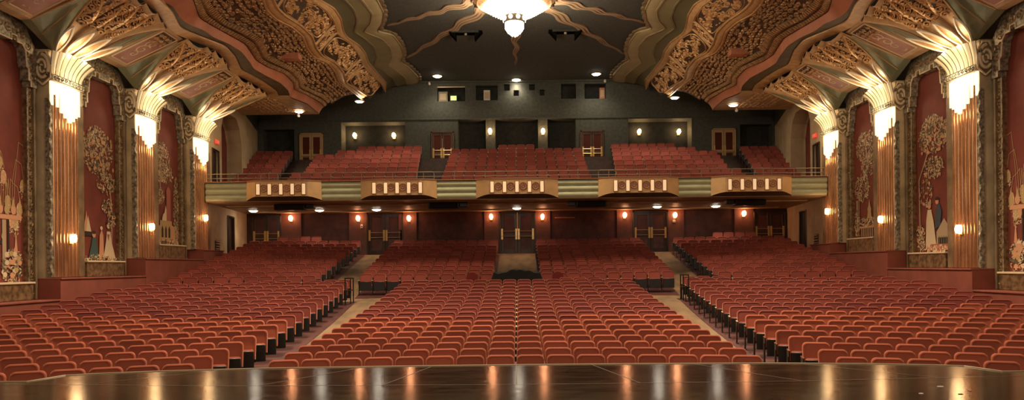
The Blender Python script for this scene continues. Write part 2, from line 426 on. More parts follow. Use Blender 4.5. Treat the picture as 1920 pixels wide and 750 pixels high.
# ------------------------------------------------------------------ stage
def stage():
    t = empty('stage', 'glossy dark wooden stage apron with a bowed front edge', 'stage')
    hz = -1.65
    edge = [(-16, 10.35), (-7.25, 10.38), (-7.05, 10.95), (-6.7, 11.08), (-5.75, 11.3), (-4.16, 11.5), (-2, 11.58), (0, 11.6), (2, 11.58), (4.16, 11.5), (5.75, 11.3), (6.7, 11.08), (7.05, 10.95), (7.25, 10.38), (16, 10.35)]
    b = MB(); pts = edge+[(16, -3), (-16, -3)]
    b.prism(pts, lambda u, v, d: (u, v, d), hz-.12, hz); b.build('deck', M['stage'], t)
    b = MB(); rows = [[(x, y-.05, hz-.86), (x, y-.05, hz-.12)] for x, y in edge]; b.grid(rows); b.build('apron_face', M['doordark'], t)
    b = MB(); b.tube([(x, y-.01, hz+.004) for x, y in edge], .011, 5); b.build('edge_strip', M['armlight'], t)
    # seams in the boards
    b = MB()
    def seam(p, q, w=.008):
        p, q = Vector((*p, 0)), Vector((*q, 0)); n = (q-p).normalized().cross(Vector((0, 0, 1)))*w
        b.quad(*[(v.x, v.y, hz+.003) for v in (p+n, q+n, q-n, p-n)])
    ln = [(-16, 10.2), (-6.9, 10.1), (-4, 9.8), (0, 9.68), (4, 9.72), (7, 9.95), (16, 10.2)]
    for p, q in zip(ln, ln[1:]): seam(p, q)
    for (a, c) in (((-3.6, 9.8), (-2.45, 11.55)), ((-1.85, 9.7), (-1.35, 11.58)), ((0.03, 9.68), (.02, 11.6)), ((1.75, 9.7), (1.25, 11.58)), ((4.0, 9.74), (2.9, 11.55)), ((-6.2, 10.05), (-4.7, 11.45)), ((6.0, 9.9), (4.6, 11.45))): seam(a, c)
    b.build('seam', mat('stage_seam', (.12, .08, .05), .5), t)
    # stray specks of tape
    for i, (px, py) in enumerate(((1763, 725), (1727, 738), (1801, 739), (1818, 733))):
        x, y = at_h(px, py, hz); m = MB(); m.prism([(.03*math.cos(a)*(1.5 if i == 0 else 1), .022*math.sin(a)) for a in np.arange(0, 6.2, .9)], lambda u, v, d: (x+u, y+v, hz+d), .0, .006)
        m.build('tape_mark', M['whitebox'] if i < 2 else M['p_rose'] if i == 3 else M['black'], t)
stage()

# ------------------------------------------------------------------ ornament generator
def patch_bilinear(a, b, c, d):          # u along a->b, v along a->d
    a, b, c, d = map(Vector, (a, b, c, d))
    def f(u, v): return (a*(1-u)+b*u)*(1-v)+(d*(1-u)+c*u)*v
    return f
def offset_fn(f, out):
    out = Vector(out)
    def g(u, v, off):
        p = f(u, v); e = 1e-3; n = (f(u+e, v)-p).cross(f(u, v+e)-p)
        if n.length == 0: n = out.copy()
        n.normalize()
        if n.dot(out) < 0: n = -n
        return p+n*off
    return g
def ribbon(mb, g, pts, w, off, lu, lv, mi=0):       # pts in metres-ish (u*lu, v*lv)
    rows = []
    for i, (x, y) in enumerate(pts):
        x0, y0 = pts[max(i-1, 0)]; x1, y1 = pts[min(i+1, len(pts)-1)]
        dx, dy = x1-x0, y1-y0; l = math.hypot(dx, dy) or 1; nx, ny = -dy/l*w, dx/l*w
        rows.append([g((x+nx)/lu, (y+ny)/lv, .004), g(x/lu, y/lv, off), g((x-nx)/lu, (y-ny)/lv, .004)])
    mb.grid(rows, mi)
def spiral(mb, g, cx, cy, r, th0, sg, lu, lv, w, off, mi=0, turns=1.4, n=13):
    pts = []
    for i in range(n):
        t = i/(n-1); a = th0+sg*turns*2*PI*t; rr = r*(1-.82*t); pts.append((cx+rr*math.cos(a), cy+rr*math.sin(a)))
    ribbon(mb, g, pts, w, off, lu, lv, mi)
def leaf(mb, g, cx, cy, r, th, lu, lv, off, mi=0, wd=.38):
    c, s_ = math.cos(th), math.sin(th)
    P = [(cx-r*c, cy-r*s_), (cx-r*wd*s_*-1, cy-r*wd*c), (cx+r*c, cy+r*s_), (cx-r*wd*s_, cy+r*wd*c)]
    mb.add([g(x/lu, y/lv, .004) for x, y in P]+[g(cx/lu, cy/lv, off)], [(0, 1, 4), (1, 2, 4), (2, 3, 4), (3, 0, 4)], mi)
def scrollfield(mb, g, lu, lv, cell, off=.03, mi=0, margin=.03, inside=None, jitter=.2, density=1.):
    nu, nv = max(1, round((lu-2*margin)/cell)), max(1, round((lv-2*margin)/cell))
    for i in range(nu):
        for j in range(nv):
            if rnd() > density: continue
            cx = margin+(i+.5+(rnd()-.5)*jitter)*(lu-2*margin)/nu; cy = margin+(j+.5+(rnd()-.5)*jitter)*(lv-2*margin)/nv
            if inside and not inside(cx/lu, cy/lv): continue
            sg = 1 if (i+j) % 2 else -1
            spiral(mb, g, cx, cy, cell*.43, rnd()*6.28, sg, lu, lv, cell*.075, off, mi)
            for q in range(2):
                a = rnd()*6.28; leaf(mb, g, cx+cell*.5*math.cos(a), cy+cell*.5*math.sin(a), cell*.19, a+1, lu, lv, off*.7, mi)

# ------------------------------------------------------------------ ceiling curves (read off the left half, mirrored for the right)
CUR = {
 'A': (8.30, [(325, 26), (336, 48), (345, 55), (373, 67), (422, 86), (440, 105), (448, 123), (452, 131), (480, 145), (497, 155), (517, 170), (522, 180)]),
 'B': (8.35, [(300, 0), (325, 12), (338, 34), (352, 45), (385, 58), (400, 70), (429, 82), (453, 97), (469, 117), (476, 129), (497, 141), (526, 155.5), (541, 170), (544, 182), (576, 194), (602, 216)]),
 'C': (8.70, [(362, 0), (373, 34), (396, 48), (429, 66), (459, 83), (473, 103), (479, 113), (500, 126), (532, 138), (550, 156), (551, 168), (576, 179), (602, 194), (610, 205)]),
 'D': (9.05, [(385, 0), (400, 18), (420, 38), (459, 53), (485, 70), (491, 85), (497, 103), (517, 110), (547, 126), (561, 144), (564, 158), (582, 167), (605, 176), (617, 191)]),
 'E': (9.60, [(494, 0), (500, 18), (517, 35), (547, 50), (567, 67), (576, 91), (588, 106), (614, 117), (629, 135), (635, 153), (664, 173), (682, 188)]),
 'F': (9.75, [(513, 0), (520, 15), (535, 29), (564, 47), (585, 67), (592, 88), (605, 106), (629, 117), (644, 135), (649, 155.5), (670, 167), (688, 179)]),
 'G': (10.6, [(585, 0), (611, 18), (626, 38), (632, 62), (655, 79), (673, 100), (682, 123), (699, 141), (717, 158), (720, 170)]),
 'H': (10.85, [(600, 0), (626, 15), (639, 35), (643.5, 59), (649, 69), (673, 85), (685, 100), (690.5, 117), (708, 138), (724, 155.5), (724, 167)]),
 'I': (11.05, [(647, 0), (664, 18), (671, 38), (664, 60), (682, 71), (702, 88), (708, 106), (699, 123), (714, 129), (737, 147), (746, 164)]),
 'K': (11.15, [(679, 0), (699, 26), (696, 44), (682, 60), (717, 73), (734, 91), (737, 109), (729, 123), (740, 129), (761, 147), (764, 166)]),
 'J': (11.28, [(708, 0), (720, 23), (717, 44), (707, 59), (737, 65), (752, 85), (756.5, 103), (751, 117), (767, 126), (784, 144), (785, 157)]),
}
HC = 11.42      # flat dark ceiling
RW = 43.0       # rear wall of the balcony
ZMIN = 15.0
CF = {}
for n, (h, pts) in CUR.items():
    q = [at_h(px, py, h) for px, py in pts]; Zs = [z for _, z in q]; Xs = [x for x, _ in q]
    P = 4.85 if n in 'AB' else 5.2
    z0, x0 = Zs[0], Xs[0]; fz = list(Zs); fx = list(Xs)
    for rep in range(3):          # repeat the wave towards the stage, outside the frame
        z1 = z0-P; seg = np.arange(z1, z0-.05, .35); base = np.interp(seg+P, fz, fx); d = x0-np.interp(z0+P, fz, fx)
        sx = base+(fx[0]-np.interp(z0+P, fz, fx)); fz = list(seg)+fz; fx = list(sx)+fx; z0 = z1; x0 = fx[0]
    zz = np.arange(fz[0], fz[-1]+.001, .05); xx = np.interp(zz, fz, fx); kw = np.array([1, 2, 3, 4, 3, 2, 1.]); kw /= kw.sum()
    for rep in range(3 if n not in 'JK' else 2): xp = np.pad(xx, 3, mode='edge'); xx = np.convolve(xp, kw, 'valid')
    CF[n] = (h, zz, xx, Zs[-1])
def cx_(n, Z): h, fz, fx, ze = CF[n]; return float(np.interp(Z, fz, fx))
def strip_rows(a, b, side, z0, z1, n=3, sag=0., step=.2, inner=None):
    ha, hb = CF[a][0], CF[b][0]; rows = []
    zs = list(np.arange(z0, z1, step))+[z1]
    for Z in zs:
        xa, xb = cx_(a, Z), cx_(b, Z); row = []
        for i in range(n+1):
            t = i/n; x = xa+(xb-xa)*t; row.append((-side*x if side > 0 else x, Z, ha+(hb-ha)*t+sag*math.sin(PI*t)))
        rows.append(row)
    return rows
for side in (-1, 1):
    sn = 'left' if side < 0 else 'right'; mx = lambda x: -x if side > 0 else x
    root = empty('ceiling_'+sn, 'stepped wavy gilded plaster side ceiling, %s of the dark centre' % sn, kind='structure')
    ends = {'AB': 37.6, 'BC': 37.8, 'CD': 37.9, 'DE': 38.6, 'EF': 39.6, 'FG': 40.6, 'GH': 42.4, 'HI': 42.6, 'IK': 42.7, 'KJ': 42.8}
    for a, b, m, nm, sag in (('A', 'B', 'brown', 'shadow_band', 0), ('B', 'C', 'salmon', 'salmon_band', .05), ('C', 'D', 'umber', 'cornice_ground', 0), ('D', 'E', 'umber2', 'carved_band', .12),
                              ('E', 'F', 'gold', 'plain_rib', -.06), ('F', 'G', 'umber', 'panel_ground', .05), ('G', 'H', 'gold', 'gilt_rim', -.05),
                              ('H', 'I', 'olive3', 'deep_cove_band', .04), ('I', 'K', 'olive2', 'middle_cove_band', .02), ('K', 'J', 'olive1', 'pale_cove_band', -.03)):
        mb = MB(); rows = strip_rows(a, b, side, ZMIN, ends[a+b], 4, sag); mb.grid(rows)
        last = rows[-1]; mb.grid([last, [(p[0], p[1], HC) for p in last]])     # rear end face
        o = mb.build(nm, M[m], root, True)
    # lips: small vertical returns that step the bands apart
    for n, m, dz in (('H', 'gold', .10), ('I', 'olive2', .05), ('K', 'olive1', .05), ('F', 'gold', .12), ('G', 'gold', .1), ('E', 'gold', .1), ('D', 'brown', .15)):
        mb = MB(); h = CF[n][0]; rows = []
        for Z in np.arange(ZMIN, min(CF[n][3], 42.6), .2):
            x = cx_(n, Z); rows.append([(mx(x-.04), Z, h+.03), (mx(x-.04), Z, h-dz*.5), (mx(x+.04), Z, h-dz*.5), (mx(x+.04), Z, h+.03)])
        mb.grid(rows); mb.build('moulding', M[m], root, True)
    mb = MB(); rows = [[(mx(cx_('J', Z)), Z, CF['J'][0]-.04), (mx(cx_('J', Z)), Z, HC)] for Z in np.arange(ZMIN, 42.9, .2)]; mb.grid(rows); mb.build('cove_lip', M['olive1'], root, True)
    # scalloped bead along the lip
    mb = MB(); Z = ZMIN; hJ = HC-.02
    while Z < 42.6:
        x0_, x1_ = cx_('J', Z), cx_('J', Z+.55); dx, dy = x1_-x0_, .55; l = math.hypot(dx, dy); nxx, nyy = dy/l, -dx/l
        c = ((x0_+x1_)/2, Z+.275); ring = []
        for i in range(9):
            a = PI*i/8; ring.append((mx(c[0]-dx/2*math.cos(a)+nxx*.2*math.sin(a)), c[1]-dy/2*math.cos(a)+nyy*.2*math.sin(a)))
        mb.prism(ring, lambda u, v, d: (u, v, d), hJ-.08, hJ); Z += .55*dy/l if l > .7 else .55
    mb.build('scallop_edge', M['frameplain'], root)
    # bracket cornice teeth on C-D
    mb = MB(); Z = 18.0
    while Z < 37.6:
        for (f0, f1, d) in ((.05, .42, .10), (.52, .95, .16)):
            x0_ = cx_('C', Z)*(1-f0)+cx_('D', Z)*f0; x1_ = cx_('C', Z)*(1-f1)+cx_('D', Z)*f1; h0 = 8.7+.35*f0; h1 = 8.7+.35*f1
            mb.add([(mx(x0_), Z, h0), (mx(x0_+d), Z, h0-.02), (mx(x1_+d), Z, h1-.05), (mx(x1_), Z, h1), (mx(x0_), Z+.06, h0), (mx(x0_+d), Z+.06, h0-.02), (mx(x1_+d), Z+.06, h1-.05), (mx(x1_), Z+.06, h1)],
                   [(0, 1, 2, 3), (4, 7, 6, 5), (0, 4, 5, 1), (1, 5, 6, 2), (2, 6, 7, 3)])
        slope = abs(cx_('C', Z+.1)-cx_('C', Z))/.1; Z += .15/math.sqrt(1+slope*slope)
    tag(mb.build('bracket_course', M['orn2'], root), kind='stuff')
    # carved scrollwork on D-E and F-G
    def surf(a, b, z0, z1, sag):
        ha, hb = CF[a][0], CF[b][0]
        def f(u, v):
            Z = z0+(z1-z0)*u; xa, xb = cx_(a, Z), cx_(b, Z); return Vector((mx(xa+(xb-xa)*v), Z, ha+(hb-ha)*v+sag*math.sin(PI*min(max(v, 0), 1))))
        return f
    mb = MB(); g = offset_fn(surf('D', 'E', 21, 38.4, .12), (0, 0, -1)); scrollfield(mb, g, 17.4, 2.3, .33, .07, 0, .06, density=.92)
    tag(mb.build('carved_scrollwork', M['orn2'], root, False), kind='stuff')
    mb = MB()
    cusps = [(21.3, 24.4), (26.2, 30.2), (31.6, 35.2), (36.8, 40.4)]
    smalls = [(24.7, 25.9), (30.5, 31.3), (35.5, 36.5)]
    for a_, b_ in cusps:
        g = offset_fn(surf('F', 'G', a_, b_, .05), (0, 0, -1)); Lu = b_-a_
        for q in range(int(26*Lu)):
            u, v = .5+(rnd()-.5)*.9, .5+(rnd()-.5)*.86
            if ((u-.5)/.47)**2+((v-.5)/.46)**2 > 1: continue
            if q % 2: spiral(mb, g, u*Lu, v*1.6, .16+.08*rnd(), rnd()*6.28, random.choice((-1, 1)), Lu, 1.6, .035, .06)
            else: leaf(mb, g, u*Lu, v*1.6, .10+.07*rnd(), rnd()*6.28, Lu, 1.6, .08)
        # inner frame line
        pts = [(Lu*(.5+.48*math.copysign(abs(math.cos(a))**.5, math.cos(a))), 1.6*(.5+.46*math.copysign(abs(math.sin(a))**.5, math.sin(a)))) for a in np.linspace(0, 2*PI, 40)]
        ribbon(mb, g, pts, .03, .05, Lu, 1.6)
    for a_, b_ in smalls:
        g = offset_fn(surf('F', 'G', a_, b_, .05), (0, 0, -1)); Lu = b_-a_
        for q in range(7): spiral(mb, g, Lu*(.5+(rnd()-.5)*.4), 1.6*(.15+.7*(q+.5)/7), .17, rnd()*6.28, random.choice((-1, 1)), Lu, 1.6, .035, .06)
        for e in (-.1, 1.1): ribbon(mb, g, [(Lu*e, 1.6*v) for v in np.linspace(0, 1, 8)], .06, .08, Lu, 1.6)
        pts = [(Lu*(.5+.45*math.cos(a)), 1.6*(.5+.47*math.sin(a))) for a in np.linspace(0, 2*PI, 24)]; ribbon(mb, g, pts, .025, .05, Lu, 1.6)
    mb.build('panel_scrollwork', M['orn'], root, False)
    # recessed service box on the carved band
    mb = MB(); x_, z_ = at_h(541, 104, 9.3); mb.box(mx(x_)-.5, mx(x_)+.5, z_-.25, z_+.25, 9.1, 9.35); mb.build('service_box', M['salmon'], root)
    # low rear soffit between the last fan and the rear wall
    mb = MB(); rows = []
    for Z in np.arange(33.55, 37.75, .2):
        xw = -14.1-.18*(Z-32); xb = cx_('B', Z)+.02; rows.append([(mx(xw+(xb-xw)*i/6), Z, 8.3) for i in range(7)])
    mb.grid(rows); mb.grid([rows[-1], [(p[0], p[1], HC) for p in rows[-1]]]); mb.build('rear_soffit', M['tan'], root)
    mb = MB(); g = offset_fn(lambda u, v: Vector((mx(-13.6+2.0*v), 33.9+3.3*u, 8.3)), (0, 0, -1)); scrollfield(mb, g, 3.3, 2.0, .26, .04, 0, .1); tag(mb.build('soffit_scrollwork', M['orn2'], root), kind='stuff')

# ------------------------------------------------------------------ fan vaults above the pilasters
PZ = [12.4, 17.15, 21.9, 26.6, 31.2]; BD = [10.0, 14.75, 19.4, 24.2, 29.0, 33.55]
def vault(side, i):
    mx = lambda x: -x if side > 0 else x
    zc = PZ[i]; z0, z1 = BD[i], BD[i+1]
    hi_ = CF['A'][0]
    names = {2: 'nearest the stage', 3: 'the middle one', 4: 'beside the balcony', 1: 'at the picture edge above the stage'}
    root = empty('ceiling_fan_'+('left' if side < 0 else 'right'), 'painted fan vault over the %s wall, %s' % ('left' if side < 0 else 'right', names.get(i, 'toward the stage')), kind='structure')
    pw = .62
    Azs = [z0+pw, z0+pw+.85, zc-.55, zc+.35, zc+1.05, z1-pw]
    Wzs = [zc-.62, zc-.40, zc-.15, zc+.10, zc+.35, zc+.62]
    def inner(Z, d=.38): return (mx(cx_('A', Z)-d), Z, hi_-.12)
    def facet(j, m, nm, ornate=None, sag=.16):
        n = 10; mb = MB(); rows = []
        for q in range(n+1):
            v = q/n; row = []
            for p in range(7):
                u = p/6; za = Azs[j]+(Azs[j+1]-Azs[j])*u; zw = Wzs[j]+(Wzs[j+1]-Wzs[j])*u
                A_ = Vector(inner(za)); W_ = Vector((mx(-14.0), zw, 6.72)); pt = W_.lerp(A_, v); pt.z += .22*math.sin(PI*v)-sag*math.sin(PI*u)*v; row.append(tuple(pt))
            rows.append(row)
        mb.grid(rows); mb.build(nm, m, root, True)
        def f(u, v):
            za = Azs[j]+(Azs[j+1]-Azs[j])*u; zw = Wzs[j]+(Wzs[j+1]-Wzs[j])*u
            A_ = Vector(inner(za)); W_ = Vector((mx(-14.0), zw, 6.72)); pt = W_.lerp(A_, v); pt.z += .22*math.sin(PI*min(max(v, 0), 1))-sag*math.sin(PI*min(max(u, 0), 1))*v; return pt
        return f
    for j in range(5):
        f = facet(j, M['umber'] if j in (0, 1, 2, 3) else M['tan'], 'carved_facet' if j < 4 else 'plain_facet')
        g = offset_fn(f, (0, 0, -1)); wA = Azs[j+1]-Azs[j]
        # tan cones between facets near capital and borders
        mb = MB()
        for uu in (0.0, 1.0):
            ribbon(mb, g, [(uu, v) for v in np.linspace(0, 1, 12)], .05 if j < 4 else .08, .03, 1, 1)
        mb.build('facet_rib', M['tan'], root, True)
        if j < 4:
            mb = MB(); rows = []
            mb.grid([[g(u, v, .012) for u in np.linspace(.02, .98, 5)] for v in np.linspace(0, .38, 6)]); mb.grid([[g(u, v, .012) for u in np.linspace(.02, .98, 5)] for v in np.linspace(.93, 1, 3)]); mb.build('facet_root', M['tan'], root)
            mb = MB(); v = .40
            while v < .93:
                wid = max(.18, wA*v); k = max(1, round(wid/.3)); cell = wid/k; Lv = 3.0
                for c_ in range(k):
                    r_ = cell*.40; cx0 = (c_+.5)*cell
                    gg = lambda u, vv, off: g(u, vv, off)
                    spiral(mb, gg, cx0, v*Lv, min(r_, .15), rnd()*6.28, 1 if c_ % 2 else -1, wid, Lv, .022, .05, 0, 1.5, 12)
                    leaf(mb, gg, cx0+cell*.3, (v+.035)*Lv, .07, rnd()*3, wid, Lv, .05)
                    leaf(mb, gg, cx0-cell*.3, (v+.03)*Lv, .06, rnd()*3, wid, Lv, .05)
                v += .082
            # crossing straps
            for sg in (0, 1):
                ribbon(mb, g, [((.05+.9*t) if sg else (.95-.9*t), .42+.5*t) for t in np.linspace(0, 1, 10)], .035, .06, 1, 1)
            mb.build('fan_scrollwork', M['orn'], root)
    # petals painted above the capital
    for (j, u0, L_, wd) in ((0, .25, .26, .55), (2, .3, .27, .45), (3, .6, .24, .4)):
        pass
    # tan border following the wave
    mb = MB(); rows = []
    for Z in np.linspace(z0, z1, 30):
        rows.append([inner(Z, .40), (mx(cx_('A', Z)-.2), Z, hi_-.06), (mx(cx_('A', Z)+.02), Z, hi_-.04), (mx(cx_('A', Z)+.02), Z, hi_+.06)])
    mb.grid(rows); mb.build('wave_border', M['gold'], root, True)
    # green valley triangles and the red panel halves are built with the bay
    for sg, za, zw in ((0, Azs[0], Wzs[0]), (1, Azs[-1], Wzs[-1])):
        zo = z0+pw if sg == 0 else z1-pw
        mb = MB(); A_ = Vector(inner(za)); W_ = Vector((mx(-14.0), zw, 6.72)); O_ = Vector((mx(-13.85), zo, 7.22))
        n = 8; rows = []
        for q in range(n+1):
            t = q/n; p0 = W_.lerp(A_, t); p0.z += .22*math.sin(PI*t); p1 = O_.lerp(A_, t); rows.append([tuple(p0), tuple(p0.lerp(p1, .5)), tuple(p1)])
        mb.grid(rows)
        mb.add([W_, O_, (mx(-14.15), zo, 7.22), (mx(-14.15), zw, 6.72)], [(0, 1, 2, 3)])
        mb.build('green_valley', M['greenfacet'], root)
        mb = MB()
        for t0 in (.0,):
            mb.tube([tuple(O_), tuple(O_.lerp(A_, .5)), tuple(A_)], .03, 5); mb.tube([tuple(W_+Vector((0, 0, -.02)))]+[tuple(W_.lerp(A_, t)+Vector((0, 0, .22*math.sin(PI*t)-.02))) for t in (.2, .4, .6, .8, 1)], .035, 5)
        # V shaped painted facet line
        mid = O_.lerp(W_, .45); mb.tube([tuple(mid+Vector((0, 0, -.02))), tuple(mid.lerp(A_, .55)+Vector((0, 0, .06)))], .02, 4)
        mb.build('valley_rib', M['gold'], root)
    return root
def red_panel(side, zb, i):
    mx = lambda x: -x if side > 0 else x; pw = .62
    root = empty('ceiling_panel_'+('left' if side < 0 else 'right'), 'red painted ceiling panel with cream border between fan vaults', kind='structure')
    xi = cx_('A', zb)-.38
    f = patch_bilinear((mx(-13.85), zb-pw, 7.22), (mx(-13.85), zb+pw, 7.22), (mx(xi), zb+pw, 8.18), (mx(xi), zb-pw, 8.18)); g = offset_fn(f, (0, 0, -1))
    mb = MB(); mb.quad(*[g(u, v, -.0) for u, v in ((0, 0), (1, 0), (1, 1), (0, 1))]); mb.quad(g(0, 0, 0), g(1, 0, 0), (mx(-14.15), zb+pw, 7.2), (mx(-14.15), zb-pw, 7.2)); mb.build('border', M['tan'], root)
    mb = MB(); mb.quad(*[g(u, v, .015) for u, v in ((.12, .07), (.88, .07), (.88, .93), (.12, .93))]); mb.build('red_field', M['redpanel'], root)
    lu, lv = 1.24, 2.4; mb = MB()
    ribbon(mb, g, [(lu*u, lv*v) for u, v in ((.12, .07), (.88, .07), (.88, .93), (.12, .93), (.12, .07))], .035, .04, lu, lv)
    spiral(mb, g, lu*.5, lv*.45, .3, 1.0, 1, lu, lv, .05, .03, 0, 1.2); spiral(mb, g, lu*.5, lv*.62, .26, 4.0, -1, lu, lv, .04, .03, 0, 1.2)
    spiral(mb, g, lu*.5, lv*.3, .2, 2.5, -1, lu, lv, .035, .03, 0, 1.1)
    for q in range(7): a = -PI/2+(q-3)*.35; leaf(mb, g, lu*.5+.14*math.cos(a), lv*.17+.1*math.sin(a), .1, a, lu, lv, .03, 0, .2)
    mb.build('painted_scroll', M['creamline'], root)
    mb = MB(); mb.quad(*[g(u, v, .02) for u, v in ((.16, .78), (.84, .78), (.84, .91), (.16, .91))]); mb.build('dark_end', M['umber'], root)
    mb = MB(); g2 = lambda u, v, o: g(.16+.68*u, .62+.28*v, o+.02); scrollfield(mb, g2, .85, .66, .2, .03, 0, .02); mb.build('panel_scrollwork', M['orn2'], root)
for side in (-1, 1):
    for i in (1, 2, 3, 4): vault(side, i)
    for i, zb in enumerate(BD[2:5]): red_panel(side, zb, i)

# painted petals over each capital (flat painted leaves with pale outline)
def petals(side, zc):
    mx = lambda x: -x if side > 0 else x
    root = None
    for (dz, lean, L_, wd, out_) in ((-.45, -.12, .95, .2, .55), (-.05, .22, 1.0, .19, .75), (.3, .5, .95, .17, .85)):
        yield dz, lean, L_, wd, out_

# ------------------------------------------------------------------ side walls: pilasters, murals, frames
WX = 14.1
def WT(side): return lambda y, h, d: (side*(WX-d), y, h)
POS = ['nearest the stage', 'second from the stage', 'beside the balcony']
def wall_side(side):
    sn = 'left' if side < 0 else 'right'; T = WT(side)
    root = empty('wall_'+sn, 'bronze %s side wall carrying murals and pilasters' % sn, kind='structure')
    mb = MB(); mb.quad(T(11, -2.7, -.6), T(32.2, -2.7, -.6), T(32.2, 9, -.6), T(11, 9, -.6)); mb.build('wall_face', M['wallbronze'], root)
    # stepped dado boxes
    for k, (y0, y1, top) in enumerate(((12, 20.98, -.92), (21.0, 25.78, -.28), (25.8, 30.55, .37), (30.57, 32.6, .80))):
        mb = MB(); mb.box(side*13.72, side*14.5, y0, y1, -2.7, top); mb.build('dado', M['dado'], root)
        mb = MB(); mb.bbox(side*13.68, side*14.5, y0, y1+.04, top, top+.05, .01); mb.build('dado_cap', M['dado'], root)
for s in (-1, 1): wall_side(s)

def pilaster(side, i):
    sn = 'left' if side < 0 else 'right'; T = WT(side); yc = [21.9, 26.6, 31.2][i]-.05; base = [-.87, -.23, .42][i] if False else [-.23, .42, .85][i]
    y0, y1 = yc-.74, yc+.66
    t = empty('pilaster', 'copper fluted pilaster with glowing fan capital on the %s wall, %s' % (sn, POS[i]), 'pilaster', None, (0, 0, 0))
    top = 5.35
    # body block
    mb = MB(); mb.box(side*(WX-.02), side*(WX+.60), y0-.0, y1+.22, base, 6.7); mb.build('pier', M['reveal'], t)
    # fluted shaft
    mb = MB(); n = 7; w = 1.22/n; rows_lo = []; pts = []
    for q in range(n):
        for k in range(7):
            a = PI*k/6; pts.append((y0+.08+w*(q+.5)-w*.46*math.cos(a), .0+.105*math.sin(a)))
    mb.grid([[T(y, h, d) for y, d in pts] for h in (base+.02, top)]); mb.build('fluted_shaft', M['copper'], t, True)
    mb = MB(); mb.quad(T(y0, base, .03), T(y1, base, .03), T(y1, top, .03), T(y0, top, .03)); mb.build('shaft_ground', M['copperdark'], t)
    mb = MB(); mb.bbox(side*(WX-.03), side*(WX-.06), y1-.12, y1+.2, base+.02, 5.3, .01); mb.build('side_margin', M['frameplain'], t)
    # wavy silver edge strip at the near corner
    mb = MB(); rows = []
    for q in range(90):
        h = base+.02+(5.2-base)*q/89; wv = .03*math.sin(q*.9); rows.append([T(y0-.02, h, -.10), T(y0-.03, h, .05+wv), T(y0+.07+wv*.6, h, .06)])
    mb.grid(rows); mb.build('wavy_edge', M['framesilver'], t, True)
    # capital: stepped skirt of glass strips, band, fan of panels
    lens = [5.02, 5.0, 4.86, 4.74, 4.62, 4.70, 4.84, 4.92]
    n = len(lens); w = 1.44/n
    sk = MB(); ld = MB()
    for q, lo in enumerate(lens):
        a0, a1 = y0-.02+w*q, y0-.02+w*(q+1)
        d = .06+.09*math.sin(PI*(q+.5)/n)
        sk.bbox(side*(WX-.03), side*(WX-d), a0+.012, a1-.012, lo, 5.75, .012)
    # lower skirt facing the stage, on the pier's side
    o = sk.build('glass_skirt', M['capglass'], t)
    bd = MB(); rows = []
    bd.bbox(side*(WX-.02), side*(WX-.19), y0-.05, y1+.05, 5.75, 5.95, .02); bnd = bd.build('scroll_band', M['capcream'], t)
    bd = MB(); g = lambda u, v, off: Vector(T(y0-.05+u*1.5, 5.75+v*.2, .192+off))
    for q in range(9): spiral(bd, g, (q+.5)*1.5/9, .10, .07, q*2.1, 1 if q % 2 else -1, 1.5, .2, .012, .02, 0, 1.2, 10)
    for v in (.02, .18): ribbon(bd, g, [(0, v), (1.5, v)], .012, .02, 1.5, .2)
    bd.build('band_leading', M['caplead'], bnd)
    fn = MB(); fl = MB(); m_ = 8
    for q in range(m_):
        b0, b1 = -1+2*q/m_, -1+2*(q+1)/m_
        rows = []
        for k in range(7):
            v = k/6; fl_ = 1+.42*v**1.7; dd = .14+.34*v**1.8; dip = .09*(abs((b0+b1)/2)**2)*v
            rows.append([T(yc-.04+b*.74*fl_, 5.95+.68*v-dip, dd*(1-.25*b*b)+(.0 if e else .0)) for b, e in ((b0+.012, 0), ((b0+b1)/2, 1), (b1-.012, 0))])
            rows[-1][1] = T(yc-.04+(b0+b1)/2*.74*fl_, 5.95+.68*v-dip, dd*(1-.25*((b0+b1)/2)**2)+.025)
        fn.grid(rows)
        e = [T(yc-.04+b0*.74*(1+.42*(k/6)**1.7), 5.95+.68*k/6-.09*b0*b0*k/6, (.14+.34*(k/6)**1.8)*(1-.25*b0*b0)) for k in range(7)]
        fl.tube(e, .012, 4)
    fo = fn.build('capital_fan', M['capcream'], t, False); fl.build('fan_leading', M['caplead'], fo)
    # painted leaf petals springing from the capital, on the vault above
    A_x = -cx_('A', yc)-.38 if True else 11.5
    def up(y_, v, off=.0):       # a point of the vault at fraction v above the capital
        za = yc+(y_-yc)*1.0; x = 14.0+(A_x-14.0)*v; return Vector((side*x, y_, 6.72+(8.18-6.72)*v+.22*math.sin(PI*v)-.10-off))
    for k, (dy0, dy1, v1) in enumerate(((-.62, -1.25, .27), (-.25, -.50, .32), (.1, .25, .34), (.4, .95, .32))):
        out = []; inn = []
        N_ = 12
        for q in range(N_+1):
            s_ = q/N_; wd = .17*math.sin(PI*s_)**.8; v = .02+v1*s_; y_ = yc+dy0+(dy1-dy0)*s_; out.append((y_, v, wd))
        P1 = [up(y-w_, v) for y, v, w_ in out]+[up(y+w_, v) for y, v, w_ in out[::-1][1:-1]]
        mb = MB(); mb.add([up(y, v, .0) for y, v, w_ in out]+[up(y-w_, v) for y, v, w_ in out]+[up(y+w_, v) for y, v, w_ in out],
            [(j, j+1, N_+2+j, N_+1+j) for j in range(N_)]+[(j, j+1, 2*N_+3+j, 2*N_+2+j) for j in range(N_)]); lp = mb.build('leaf_petal', M['gold'], t)
        mb = MB(); mb.tube([p+Vector((0, 0, -.02)) for p in P1]+[P1[0]+Vector((0, 0, -.02))], .032, 5); mb.build('petal_outline', M['white'], lp)
    # lamps inside the capital (uplight on the fan, wash on the shaft)
    for dy in (-.45, .35):
        point((side*(WX-.62), yc+dy, 6.62), 19, (1, .72, .40), .10, t, 'capital_uplight')
    point((side*(WX-.60), yc, 5.72), 30, (1, .80, .52), .12, t, 'capital_glow')
